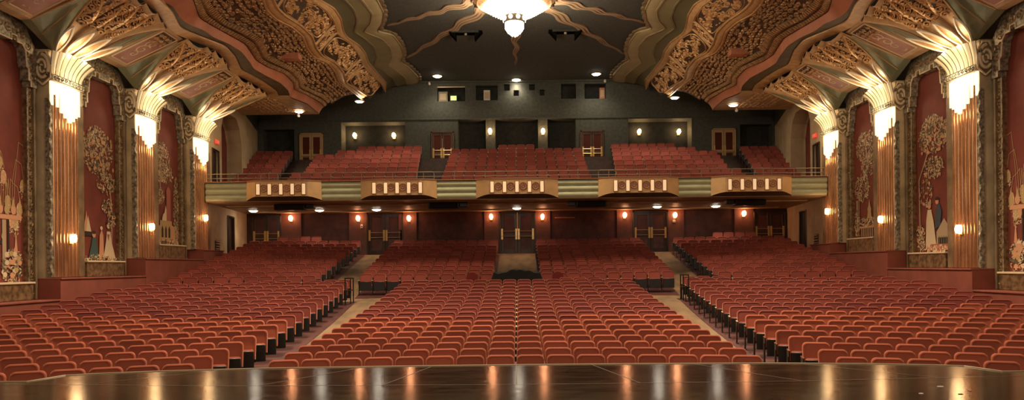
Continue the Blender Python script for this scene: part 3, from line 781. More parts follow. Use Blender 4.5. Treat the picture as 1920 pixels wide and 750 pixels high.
    point((side*(WX-.5), yc, 4.6), 9, (1, .66, .33), .12, t, 'capital_downwash')
    return t
for s in (-1, 1):
    for i in range(3): pilaster(s, i)

def volute_frame(side, i):
    """mural with carved frame; i = 0 nearest the stage"""
    sn = 'left' if side < 0 else 'right'; T = WT(side)
    yc = [19.62, 24.38, 29.08][i]; hw = 1.08; bot = [-.33, .32, 1.02][i]; base = [-.87, -.23, .42][i]
    where = ['nearest the stage', 'between the first two pilasters', 'between the last pilasters'][i]
    pic = {(-1, 0): 'with drooping pods over a jar-lined shelf', (-1, 1): 'of a blossoming tree over figures in gowns', (-1, 2): 'of a domed palace under hanging blossom',
           (1, 0): 'with seed pods over a basket of flowers', (1, 1): 'of a robed couple before a roofed house', (1, 2): 'of a spired garden under leafy trees'}[(side, i)]
    t = empty('wall_mural', 'tall red mural %s, %s wall' % (pic, sn), 'mural', None, (0, 0, 0))
    # panel ground
    mb = MB(); top = 6.95
    arch = [(yc-hw, bot), (yc+hw, bot), (yc+hw, 5.6), (yc+hw-.12, 5.6), (yc+hw-.12, 6.2), (yc+hw-.3, 6.2), (yc+.75, 6.55), (yc+.35, 6.55), (yc+.35, 6.8), (yc-.35, 6.8), (yc-.35, 6.62), (yc-.6, 6.62), (yc-hw+.3, 6.3), (yc-hw+.12, 6.2), (yc-hw+.12, 5.6), (yc-hw, 5.6)]
    mb.quad(T(yc-hw-.1, bot, -.52), T(yc+hw+.1, bot, -.52), T(yc+hw+.1, 7.1, -.52), T(yc-hw-.1, 7.1, -.52)); mb.build('painted_ground', M['mural'], t)
    # side frames
    for sg in (-1, 1):
        mb = MB(); a, b_ = yc+sg*hw, yc+sg*(hw+.17); mb.bbox(side*(WX+.34), side*(WX+.56), min(a, b_), max(a, b_), base, 6.2, .03); mb.build('side_frame', M['frame'], t)
        mb = MB(); a, b_ = yc+sg*(hw+.17), yc+sg*(hw+.25); mb.bbox(side*(WX+.26), side*(WX+.58), min(a, b_), max(a, b_), base, 6.5, .02); mb.build('frame_edge', M['frameplain'], t)
        mb = MB(); g = (lambda a: (lambda u, v, off: Vector(T(a+sg*u*.17, base+.1+v*(5.9-base), -.335+off))))(yc+sg*hw)
        Lv = 5.9-base; k = int(Lv/.2)
        for q in range(k): spiral(mb, g, .08, (q+.5)*Lv/k, .07, q*1.3, 1 if q % 2 else -1, .17, Lv, .014, .025, 0, 1.2, 9)
        tag(mb.build('frame_scroll', M['frame'], t), kind='stuff')
        mb = MB(); mb.tube([T(yc+sg*(hw-.005), h, -.36) for h in np.linspace(bot, 5.6, 4)], .018, 5); mb.build('frame_bead', M['framesilver'], t)
    # stepped carved head of the frame
    for sg in (-1, 1):
        P = [(hw+.26, 5.45), (hw+.26, 6.55), (.9, 7.15), (0, 7.35), (0, 6.62), (.30, 6.62), (.30, 6.78), (.52, 6.78), (.52, 6.62), (.72, 6.62), (.86, 6.45), (.90, 6.0), (.98, 5.95), (.98, 5.62), (hw-.01, 5.62), (hw-.01, 5.45)]
        mb = MB(); mb.prism([(yc+sg*a, b_) for a, b_ in P], T, -.5, -.24); mb.build('frame_head', M['framesilver'], t)
        mb = MB(); g = (lambda sg: (lambda u, v, off: Vector(T(yc+sg*u, v, -.24+off))))(sg)
        for (u, v, r) in ((.15, 6.95, .15), (.45, 6.98, .14), (.72, 6.85, .14), (.95, 6.62, .13), (1.08, 6.3, .13), (1.12, 6.0, .1), (1.18, 5.72, .1), (.42, 6.72, .07), (.92, 6.35, .1)):
            spiral(mb, g, u, v, r, rnd()*6, random.choice((-1, 1)), 1, 1, .022, .03, 0, 1.4, 12)
        mb.build('head_scroll', M['frame'], t)['kind'] = 'stuff'
        mb = MB(); Q = [(yc+sg*a, b_) for a, b_ in P[4:]]; mb.tube([T(a, b_, -.23) for a, b_ in Q], .022, 5); mb.build('head_rim', M['white'] if False else M['creamline'], t)
    # plinth box under the picture
    mb = MB(); mb.bbox(side*(WX+.22), side*(WX+.56), yc-hw, yc+hw, base, bot-.03, .02); mb.build('plinth', M['frame'], t)
    mb = MB(); mb.bbox(side*(WX+.18), side*(WX+.56), yc-hw-.04, yc+hw+.04, bot-.06, bot, .012); mb.build('sill', M['creamline'], t)
    # picture: coordinates u in 0..1 as seen left to right, v in metres above the sill
    H = 6.0-bot
    def G(u, v, off=0):
        if side > 0 and i == 0: u = 1-u      # the jar-and-pod picture is mirrored on this wall
        y = yc-hw+2*hw*u if side < 0 else yc+hw-2*hw*u
        return Vector(T(y, bot+v, -.512+off))
    lay = [0.0]
    def shape(m, pts):
        lay[0] += .00003
        b, ms = layers.setdefault(cur[0], (MB(), []))
        if m not in ms: ms.append(m)
        b.add([G(u, v, lay[0]) for u, v in pts], [tuple(range(len(pts)))], ms.index(m))
    layers = {}; cur = ['painted_scene']
    def ell(m, u, v, ru, rv, n=14): shape(m, [(u+ru*math.cos(2*PI*k/n), v+rv*math.sin(2*PI*k/n)) for k in range(n)])
    def foliage(u0, v0, ru, rv, n, ms, size=.064):
        old = cur[0]; cur[0] = 'painted_foliage'
        for q in range(int(n*1.25)):
            a = rnd()*2*PI; r = math.sqrt(rnd()); u, v = u0+ru*r*math.cos(a), v0+rv*r*math.sin(a)
            if not (.02 < u < .98): continue
            th = rnd()*6.28; s_ = size*(.6+.8*rnd()); m = random.choice(ms)
            c_, n_ = math.cos(th), math.sin(th); k = 1/(2*hw)
            shape(m, [(u+s_*c_*k, v+s_*n_), (u-.4*s_*n_*k, v+.4*s_*c_), (u-s_*c_*k, v-s_*n_), (u+.4*s_*n_*k, v-.4*s_*c_)])
        cur[0] = old
    def trunk(pts, w, m='p_tanleaf'):
        for (u0, v0), (u1, v1) in zip(pts, pts[1:]):
            du, dv = (u1-u0)*2*hw, v1-v0; l = math.hypot(du, dv) or 1; nu, nv = -dv/l*w/(2*hw), du/l*w
            shape(m, [(u0+nu, v0+nv), (u1+nu, v1+nv), (u1-nu, v1-nv), (u0-nu, v0-nv)])
    LV = ['p_tanleaf', 'p_cream', 'p_olive', 'p_peach', 'p_tanleaf', 'p_gold', 'p_olive']
    if (side, i) == (-1, 1):
        trunk([(.86, .3), (.9, 1.6), (.84, 2.6), (.55, 3.6)], .035)
        foliage(.5, 3.75, .42, .75, 420, LV); foliage(.5, 4.35, .25, .35, 120, LV); foliage(.72, 2.75, .26, .4, 130, LV); foliage(.75, 1.95, .15, .3, 60, LV)
        for q in range(26): ell(random.choice(('p_peach', 'p_gold')), .12+.8*rnd(), 3.0+1.4*rnd(), .028, .075, 8)
        cur[0] = 'painted_boat'; shape('p_peach', [(.10, 1.0), (.18, 1.7), (.24, 1.0)]); shape('p_cream', [(.17, 1.0), (.22, 1.55), (.30, 1.0)]); shape('p_dark', [(.0, .95), (.4, 1.0), (.36, .85), (.05, .85)])
        cur[0] = 'painted_gentleman'; shape('p_teal', [(.22, .05), (.30, .55), (.33, .8), (.42, .8), (.46, .5), (.5, .05)]); ell('p_peach', .37, .9, .045, .1); ell('p_dark', .37, .98, .05, .06)
        cur[0] = 'painted_attendant'; shape('p_peach', [(.5, .05), (.52, .9), (.58, 1.1), (.62, .9), (.64, .05)]); ell('p_cream', .57, 1.15, .035, .07)
        cur[0] = 'painted_lady'; shape('p_cream', [(.62, .1), (.7, .75), (.72, 1.05), (.82, 1.05), (.84, .75), (.96, .1)]); ell('p_cream', .77, 1.25, .05, .1); ell('p_dark', .77, 1.36, .07, .07); shape('p_rose', [(.72, .95), (.76, .7), (.80, .95)])
        foliage(.5, .08, .48, .12, 90, ['p_peach', 'p_cream', 'p_olive'])
        foliage(.85, 1.5, .12, .3, 50, LV)
    elif (side, i) == (-1, 2):
        trunk([(.3, 2.2), (.3, 3.4), (.5, 4.2)], .03)
        foliage(.35, 3.4, .32, .85, 300, LV); foliage(.5, 2.95, .3, .4, 90, LV); foliage(.25, 2.0, .2, .35, 100, LV); foliage(.88, 1.4, .10, 1.5, 260, LV); foliage(.88, .4, .1, .5, 60, LV)
        cur[0] = 'painted_palace'; shape('p_gold', [(.25, .15), (.25, 1.0), (.7, 1.0), (.7, .15)]); shape('p_cream', [(.33, 1.0)]+[(.47+.14*math.cos(a)*(1 if a > .3 and a < 2.8 else 1), 1.0+.35*math.sin(a)) for a in np.linspace(0, PI, 9)]+[(.47, 1.0)])
        shape('p_cream', [(.42, 1.3), (.47, 1.65), (.52, 1.3)])
        for u in (.34, .47, .6): shape('p_dark', [(u-.035, .3), (u-.035, .65), (u, .8), (u+.035, .65), (u+.035, .3)])
        shape('p_tanleaf', [(.12, .1), (.12, .7), (.26, .8), (.26, .1)]); shape('p_peach', [(.68, .1), (.68, .85), (.82, .75), (.82, .1)]); shape('p_rose', [(.5, 1.0), (.5, 2.3), (.58, 2.45), (.66, 2.3), (.66, 1.0)])
        foliage(.5, .1, .48, .14, 110, ['p_peach', 'p_cream', 'p_olive'])
    elif i == 0:
        for q in range(9):
            u0 = .5+.04*q; u1 = .35+.07*q; top_ = 3.3+.9*math.sin(1+q*.8)
            trunk([(u0, 2.1), (u0+.02, 3.0), ((u0+u1)/2+.05, top_), (u1+.12, top_-.1), (u1+.16, top_-.5)], .007, 'p_gold')
            ell('p_gold' if q % 2 else 'p_peach', u1+.15, top_-.75, .055, .2); foliage(u1+.15, top_-.85, .06, .3, 40, ['p_cream', 'p_gold', 'p_peach'], .035)
        shape('p_peach', [(.0, 1.82), (.96, 1.82), (.96, 1.95), (.0, 1.95)]); shape('p_dark', [(.0, 1.1), (.62, 1.1), (.62, 1.2), (.0, 1.2)])
        for q in range(5):
            u = .45+.12*q; ell('p_peach' if q % 2 else 'p_gold', u, 2.1, .05, .14); shape('p_gold', [(u-.03, 2.2), (u, 2.5), (u+.03, 2.2)])
        for q in range(4): ell('p_gold', .5+.12*q if q < 2 else .2+.1*q, 1.32, .035, .1)
        shape('p_tanleaf', [(.60, .1), (.60, 1.8), (.67, 1.8), (.67, .1)]); shape('p_dark', [(.70, .2), (.70, 1.8), (.73, 1.8), (.73, .2)]); shape('p_peach', [(.8, .5), (.85, 1.5), (.9, .5)])
        foliage(.78, .45, .2, .5, 170, ['p_olive', 'p_cream', 'p_peach', 'p_olive'], .06)
        for q in range(12): ell(random.choice(('p_peach', 'p_cream', 'p_gold')), .62+.33*rnd(), .1+.75*rnd(), .04, .08, 9)
        for q in range(9): shape('p_olive', [(.03+.06*q, .02), (.03+.06*q, .5), (.06+.06*q, .5), (.06+.06*q, .02)])
    elif (side, i) == (1, 1):
        foliage(.5, 4.1, .42, .65, 430, LV); foliage(.45, 4.6, .2, .25, 60, LV); trunk([(.12, .5), (.1, 2.6), (.35, 3.5)], .03); foliage(.5, 2.95, .27, .4, 150, LV); foliage(.3, 2.1, .22, .5, 60, LV)
        for q in range(26): ell('p_peach', .15+.75*rnd(), 3.5+1.1*rnd(), .03, .06, 8)
        cur[0] = 'painted_robed_person'; shape('p_cream', [(.28, .15), (.30, 1.1), (.34, 1.5), (.44, 1.5), (.50, 1.1), (.58, .15)]); ell('p_peach', .39, 1.62, .045, .1); ell('p_tanleaf', .39, 1.72, .05, .06)
        cur[0] = 'painted_dark_figure'; shape('p_blue', [(.54, .8), (.56, 1.5), (.66, 1.7), (.72, 1.4), (.68, .9)]); ell('p_peach', .60, 1.75, .045, .1); ell('p_dark', .60, 1.85, .06, .06)
        cur[0] = 'painted_house'; shape('p_tanleaf', [(.58, .1), (.58, .7), (.78, 1.15), (.98, .7), (.98, .1)]); shape('p_dark', [(.62, .1), (.62, .5), (.94, .5), (.94, .1)]); 
        for q in range(5): shape('p_olive', [(.64+.06*q, .1), (.64+.06*q, .55), (.66+.06*q, .55), (.66+.06*q, .1)])
        shape('p_rose', [(.35, .05), (.42, .28), (.95, .28), (.97, .05)]); foliage(.14, .5, .13, .5, 110, ['p_peach', 'p_cream', 'p_olive', 'p_tanleaf']); foliage(.6, .12, .36, .12, 70, ['p_peach', 'p_cream'])
    else:
        foliage(.5, 3.8, .4, .65, 360, LV); foliage(.62, 3.0, .3, .45, 140, LV); foliage(.35, 2.1, .3, .6, 220, LV); trunk([(.2, .3), (.22, 2.0), (.6, 3.0), (.5, 3.8)], .035)
        trunk([(.15, .3), (.14, 1.6)], .06, 'p_tanleaf'); shape('p_gold', [(.52, .7), (.62, 1.6), (.72, .7)]); ell('p_gold', .62, 1.15, .07, .16)
        for q in range(7): shape('p_tanleaf', [(.3+.08*q, .05), (.3+.08*q, .4), (.34+.08*q, .4), (.34+.08*q, .05)])
        shape('p_peach', [(.26, .4), (.95, .4), (.95, .48), (.26, .48)]); foliage(.6, .65, .34, .2, 130, ['p_peach', 'p_cream', 'p_olive']); foliage(.15, .6, .12, .6, 80, LV)
    for nm_, (b, ms) in layers.items(): tag(b.build(nm_, [M[m] for m in ms], t), kind='stuff')
    # volute scroll beside the next pilaster's near corner
    return t
for s in (-1, 1):
    for i in range(3): volute_frame(s, i)
def volute(side, i):
    T = WT(side); y = [21.9, 26.6, 31.2][i]-.83; sn = 'left' if side < 0 else 'right'
    t = empty('volute_bracket', 'silver scroll volute beside the capital of the %s wall pilaster %s' % (sn, POS[i]), 'ornament')
    # an elongated hexagonal scroll, raised, facing the room and the stage
    mb = MB(); pts = []
    for q in range(34):
        s_ = q/33; a = PI/2+s_*2.1*2*PI; r = .30*(1-.86*s_); pts.append((r*math.cos(a)*.75, r*math.sin(a)*1.3))
    ring = [(side*(WX-.06+.0), y-.16-u, 6.12+v) for u, v in pts]
    ring = [(side*(WX+.10+u), y-.09, 6.12+v) for u, v in pts]
    mb.tube(ring, [.055*(1-.5*k/33) for k in range(34)], 6); mb.build('scroll', M['creamline'], t, True)
    mb = MB(); hexa = [(0, -.52), (.24, -.3), (.26, .2), (.1, .48), (-.1, .48), (-.26, .2), (-.24, -.3)]
    mb.prism(hexa, lambda u, v, d: (side*(WX+.10+u), y-.06+d, 6.12+v), 0, .05); mb.build('backplate', M['frameplain'], t)
    mb = MB(); mb.tube([(side*(WX+.10+u), y-.07, 6.12+v) for u, v in hexa+[hexa[0]]], .03, 5); mb.build('rim', M['creamline'], t)
for s in (-1, 1):
    for i in range(3): volute(s, i)

# sconces on pilasters
def sconce(x, y, h, nx, ny, label, group, warm=True, power=10, size=1.):
    rz = math.atan2(ny, nx)-math.atan2(-1, 0)
    t = empty('wall_sconce', label, 'wall lamp', group, (x, y, h), rz)      # local -Y points into the room
    mb = MB(); mb.bbox(-.07*size, .07*size, -.03, 0, -.16*size, .10*size, .01); mb.build('backplate', M['brass'], t)
    mb = MB(); mb.prism([(.09*size*math.cos(a), .02+.13*size*math.sin(a)) for a in np.arange(0, 6.28, .7)], lambda u, v, d: (u*(1-.25*(d+.03)/.12*0), d, v), -.16*size, -.035); mb.build('glass_shade', M['bulbwarm'] if warm else M['bulbred'], t)
    mb = MB(); mb.tube([(0, -.03, -.13*size), (0, -.10*size, -.15*size), (0, -.10*size, -.10*size)], .012, 5); mb.build('arm', M['brass'], t)
    point((0, -.24*size-.02, .03), power, (1, .60, .28) if warm else (1, .42, .2), .07, t, 'sconce_light')
for s in (-1, 1):
    for i, (y, h) in enumerate(((21.9, .98), (26.6, 1.60), (31.2, 2.26))):
        sconce(s*(WX-.11), y, h, -s, 0, 'small glass lamp glowing on the copper flutes, %s wall, pilaster %s' % ('left' if s < 0 else 'right', POS[i]), 'lamps on the pilasters', True, 7)

# ------------------------------------------------------------------ rear walls with openings
def holed_wall(mb, x0, x1, z0, z1, y, holes, depth, mi=0, rmi=0, back=None):
    xs = sorted({x0, x1, *[a for h in holes for a in h[:2]]}); zs = sorted({z0, z1, *[a for h in holes for a in h[2:4]]})
    for a, b in zip(xs, xs[1:]):
        for c, d in zip(zs, zs[1:]):
            m = ((a+b)/2, (c+d)/2)
            if any(h[0] < m[0] < h[1] and h[2] < m[1] < h[3] for h in holes): continue
            mb.quad((a, y, c), (b, y, c), (b, y, d), (a, y, d), mi)
    for h in holes:
        a, b, c, d = h[:4]; q = y+(h[4] if len(h) > 4 else depth)
        for P in (((a, c), (b, c)), ((b, c), (b, d)), ((b, d), (a, d)), ((a, d), (a, c))):
            (p0, r0), (p1, r1) = P; mb.quad((p0, y, r0), (p1, y, r1), (p1, q, r1), (p0, q, r0), rmi)
        if back is not None: mb.quad((a, q, c), (b, q, c), (b, q, d), (a, q, d), back)
def hz(px0, py0, px1, py1, Z):
    a = at_z(px0, py0, Z); b = at_z(px1, py1, Z); return [min(a[0], b[0]), max(a[0], b[0]), min(a[1], b[1]), max(a[1], b[1])]
def rect(xl, xr, yt, yb, Z):          # nominal photo rectangle at depth Z with roll undone at its middle
    xm, ym = (xl+xr)/2, (yt+yb)/2; c = at_z(xm, ym, Z); w = (xr-xl)*Z/F/2; h = (yb-yt)*Z/F/2
    return [c[0]-w, c[0]+w, c[1]-h, c[1]+h]
bigs = [rect(640, 760, 229, 300, RW)+[1.1], rect(859, 911, 225, 300, RW)+[1.0], rect(929, 1009, 224, 300, RW)+[1.0], rect(1027, 1080, 223, 300, RW)+[1.0], rect(1178, 1297, 222, 300, RW)+[1.1],
        rect(494, 552, 243, 330, RW)+[.6], rect(1388, 1448, 233, 320, RW)+[.6]]
for b in bigs: b[2] = 5.0
ports = [rect(820, 872, 161, 190, RW)+[.6], rect(892, 933, 160, 188, RW)+[.6], rect(1052, 1080, 157, 185, RW)+[.6], rect(1096, 1136, 157, 185, RW)+[.6],
         rect(945, 956, 158, 170, RW)+[.3], rect(963, 973, 169, 180, RW)+[.3], rect(992, 1003, 158, 169, RW)+[.3], rect(1012, 1021, 168, 179, RW)+[.3]]
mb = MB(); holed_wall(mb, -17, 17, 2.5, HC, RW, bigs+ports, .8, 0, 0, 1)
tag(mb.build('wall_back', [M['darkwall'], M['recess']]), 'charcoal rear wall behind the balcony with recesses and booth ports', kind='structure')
mb = MB()
for s in (-1, 1): pass
mb.bbox(-15.8, 15.8, RW-.06, RW, at_z(972, 222.5, RW)[1]-.03, at_z(972, 222.5, RW)[1]+.05, .01)
mb.build('trim_1', M['darkwall'])['kind'] = 'structure'
mb = MB(); mb.bbox(-6.9, 6.9, RW-.10, RW, HC-.12, HC, .02); mb.build('trim_2', M['darkwall'])['kind'] = 'structure'
# booth contents
W4 = ports
def booth_box(name, lab, p, fx0, fx1, fz0, fz1, m, cat, dy=.35):
    x0, x1, z0, z1 = p[:4]; a = x0+(x1-x0)*fx0; b = x0+(x1-x0)*fx1; c = z0+(z1-z0)*fz0; d = z0+(z1-z0)*fz1
    t = empty(name, lab, cat, None, ((a+b)/2, RW+dy, c)); w = (b-a)/2; h = d-c
    mb = MB(); mb.bbox(-w, w, -.12, .12, 0, h, .02); mb.build('housing', m, t)
    mb = MB(); mb.bbox(-w*.7, w*.7, -.14, -.12, h*.2, h*.8, .01); mb.build('front_panel', M['boothgreen'] if 'monitor' in name else M['armlight'], t)
booth_box('booth_cabinet', 'tan cabinet seen through the leftmost projection booth port', W4[0], .02, .36, .0, .7, M['boothgrey'], 'cabinet')
booth_box('booth_monitor', 'small green-lit monitor in the leftmost projection booth port', W4[0], .42, .72, .02, .5, M['black'], 'monitor')
booth_box('film_projector', 'pale projector standing in the second booth port from the left', W4[1], .35, .65, .0, .75, M['whitebox'], 'projector')
booth_box('booth_rack', 'orange-lit equipment rack in the rightmost projection booth port', W4[3], .72, .98, .0, .8, M['salmon'], 'rack')
mb = MB(); p = W4[0]; mb.bbox(p[0], p[1], RW+.02, RW+.1, p[3]-.1, p[3]-.02, .01); tag(mb.build('booth_lintel', M['armlight']), 'pale wooden lintel across the leftmost booth port', 'trim', None, 'structure')

LW = 38.5
def door(n, xl, xr, yt, Z, hbot, style, lab):
    r = rect(xl, xr, yt, yt+10, Z); x0, x1, top = r[0], r[1], r[3]; cx0 = (x0+x1)/2; w = (x1-x0)/2; H = top-hbot
    t = empty('door_%d' % n, lab, None, None, (cx0, Z, hbot)); t['kind'] = 'structure'
    fm, lm, gm = {'tan': ('doortan', 'doortan', 'glassred'), 'wood': ('doorwood', 'doorwood', 'glassred'), 'dark': ('doordark', 'doordark', 'maroon')}[style]
    mb = MB(); e = .09
    mb.bbox(-w, -w+e, -.12, .0, 0, H, .01); mb.bbox(w-e, w, -.12, .0, 0, H, .01); mb.bbox(-w, w, -.12, 0, H-e, H, .01); mb.build('frame', M[fm], t)
    for sg in (-1, 1):
        a, b = (-w+e, -.01) if sg < 0 else (.01, w-e)
        l = MB(); st = (b-a)*.17
        l.bbox(a, a+st, -.07, -.02, .01, H-e, .008); l.bbox(b-st, b, -.07, -.02, .01, H-e, .008); l.bbox(a+st, b-st, -.07, -.02, .01, .3, .008); l.bbox(a+st, b-st, -.07, -.02, H-e-.16, H-e, .008); l.bbox(a+st, b-st, -.07, -.02, .95, 1.15, .008)
        lf = l.build('leaf', M[lm], t)
        p = MB(); p.box(a+st, b-st, -.045, -.035, .3, .95); p.box(a+st, b-st, -.045, -.035, 1.15, H-e-.16); p.build('panel', M[gm], lf)
        br = MB()
        for zz in ((1.0, 1.28) if style != 'tan' else (1.0,)): br.tube([(a+.05, -.15, zz), (b-.05, -.15, zz)], .018, 6)
        br.build('push_bar', M['brass'] if style != 'tan' else M['steel'], lf)
        for xx in ((a+.06), (b-.06)):
            pl = MB(); pl.bbox(xx-.055, xx+.055, -.10, -.07, .82, 1.42, .01); pl.build('push_plate', M['brass'], lf)
up_h = 5.85
door(1, 562, 606, 250, RW, up_h, 'tan', 'tan double door of the balcony beside the left end recess')
door(2, 808, 851, 247, RW, up_h, 'wood', 'brown balcony double door between left block and centre')
door(3, 1088, 1132, 245, RW, up_h, 'wood', 'brown balcony double door between centre and right block')
door(4, 1334, 1379, 241, RW, up_h, 'tan', 'tan double door of the balcony beside the right end recess')
lowf = .62
door(5, 472, 528, 403, LW, lowf, 'dark', 'dark stalls double door at the far left'); door(6, 688, 757, 399, LW, lowf, 'dark', 'dark stalls double door on the left aisle')
door(7, 936, 1004, 397, LW, lowf, 'dark', 'dark stalls double door on the middle aisle'); door(8, 1186, 1252, 395, LW, lowf, 'dark', 'dark stalls double door on the right aisle'); door(9, 1412, 1473, 395, LW, lowf, 'dark', 'dark stalls double door at the far right')
for nm_, hh_ in (('door_7', 2.3), ('door_2', 2.0)):
    d_ = bpy.data.objects[nm_]; mb = MB(); mb.tube([(0, -.13, .35 if nm_ == 'door_2' else 1.3), (0, -.13, hh_)], .022, 6); mb.build('door_bolt', M['brass'], d_)
# lower rear wall
mb = MB(); mb.box(-16, 16, LW, LW+.2, -.6, 3.4); tag(mb.build('wall_rear', M['maroon']), 'dark maroon rear wall of the stalls under the balcony', kind='structure')
for k, (xl, xr) in enumerate(((748, 782), (908, 936), (1004, 1032), (1156, 1186), (528, 566), (655, 689), (1252, 1282), (1376, 1412))):
    r = rect(xl, xr, 392, 470, LW); mb = MB(); mb.bbox(r[0], r[1], LW-.10, LW, lowf-.1, 3.05, .015); mb.build('trim_%d' % (k+3), M['maroonpier'])['kind'] = 'structure'
LS = [(546, 410), (672, 410), (767, 410), (921, 407), (1017, 407), (1171, 404), (1265, 404), (1394, 401)]
LSn = ['left of the others, beside the far left door', 'on the pier left of the left-aisle door', 'on the pier right of the left-aisle door', 'on the pier left of the middle door', 'on the pier right of the middle door', 'on the pier left of the right-aisle door', 'on the pier right of the right-aisle door', 'beside the far right door']
for (px, py), nm in zip(LS, LSn):
    x, h = at_z(px, py, LW-.12); sconce(x, LW-.11, h, 0, -1, 'amber wall lamp under the balcony, '+nm, 'amber lamps on the stalls rear wall', False, 9, 1.15)
US = [(666, 255, RW+1.08), (739, 255, RW+1.08), (919, 247, RW), (1018, 247, RW), (1198, 248, RW+1.08), (1272, 248, RW+1.08)]
USn = ['left one in the left recess', 'right one in the left recess', 'on the pier left of the middle recess', 'on the pier right of the middle recess', 'left one in the right recess', 'right one in the right recess']
for (px, py, Z), nm in zip(US, USn):
    x, h = at_z(px, py, Z); sconce(x, Z-.01, h, 0, -1, 'round wall lamp behind the balcony seats, '+nm, 'lamps on the balcony rear wall', True, 16, 1.25)
# small fittings
def small_box(name, lab, cat, px, py, Z, w, h, m, m2, group=None):
    x, hh = at_z(px, py, Z); t = empty(name, lab, cat, group, (x, Z, hh)); mb = MB(); mb.bbox(-w/2, w/2, -.06, 0, -h/2, h/2, .01); mb.build('case', m, t)
    mb = MB(); mb.lathe([(0, 0), (w*.25, 0), (w*.25, .02), (0, .03)], 0, 0, 10); o = mb.build('lens', m2, t); o.rotation_euler = (PI/2, 0, 0); o.location = (0, -.06, 0)
small_box('fire_alarm', 'small white alarm box under the lamp beside the left-aisle stalls door', 'alarm', 678.5, 424.5, LW-.10, .13, .2, M['whitebox'], M['black'])
small_box('alarm_bell', 'small round white bell under the lamp beside the right-aisle stalls door', 'alarm', 1263.5, 414.5, LW-.10, .15, .15, M['whitebox'], M['brass'])
mb = MB(); r = rect(1040, 1078, 407, 409.5, LW); mb.bbox(r[0], r[1], LW-.06, LW, r[2], r[3], .01); tag(mb.build('light_streak_bar', M['fascrim']), 'reddish light streak modelled as a bar, stalls rear wall right of middle door', 'rail')  # thin bar stands in for a red streak of reflected light
for (px, py, Z, nm) in ((805, 157, RW-.1, 'left of the booth ports'), (1134.5, 152.5, RW-.1, 'right of the booth ports'), (560, 217, 37.4, 'below the low left soffit'), (1381, 207, 37.4, 'below the low right soffit')):
    x, h = at_z(px, py, Z); mb = MB(); mb.lathe([(0, .1), (.06, .1), (.06, .04), (.09, 0), (.06, -.07), (0, -.09)], 0, 0, 12); o = mb.build('security_dome', M['whitebox'], None, True, (x, Z, h)); tag(o, 'tiny white dome camera hanging high, '+nm, 'camera', 'dome cameras')

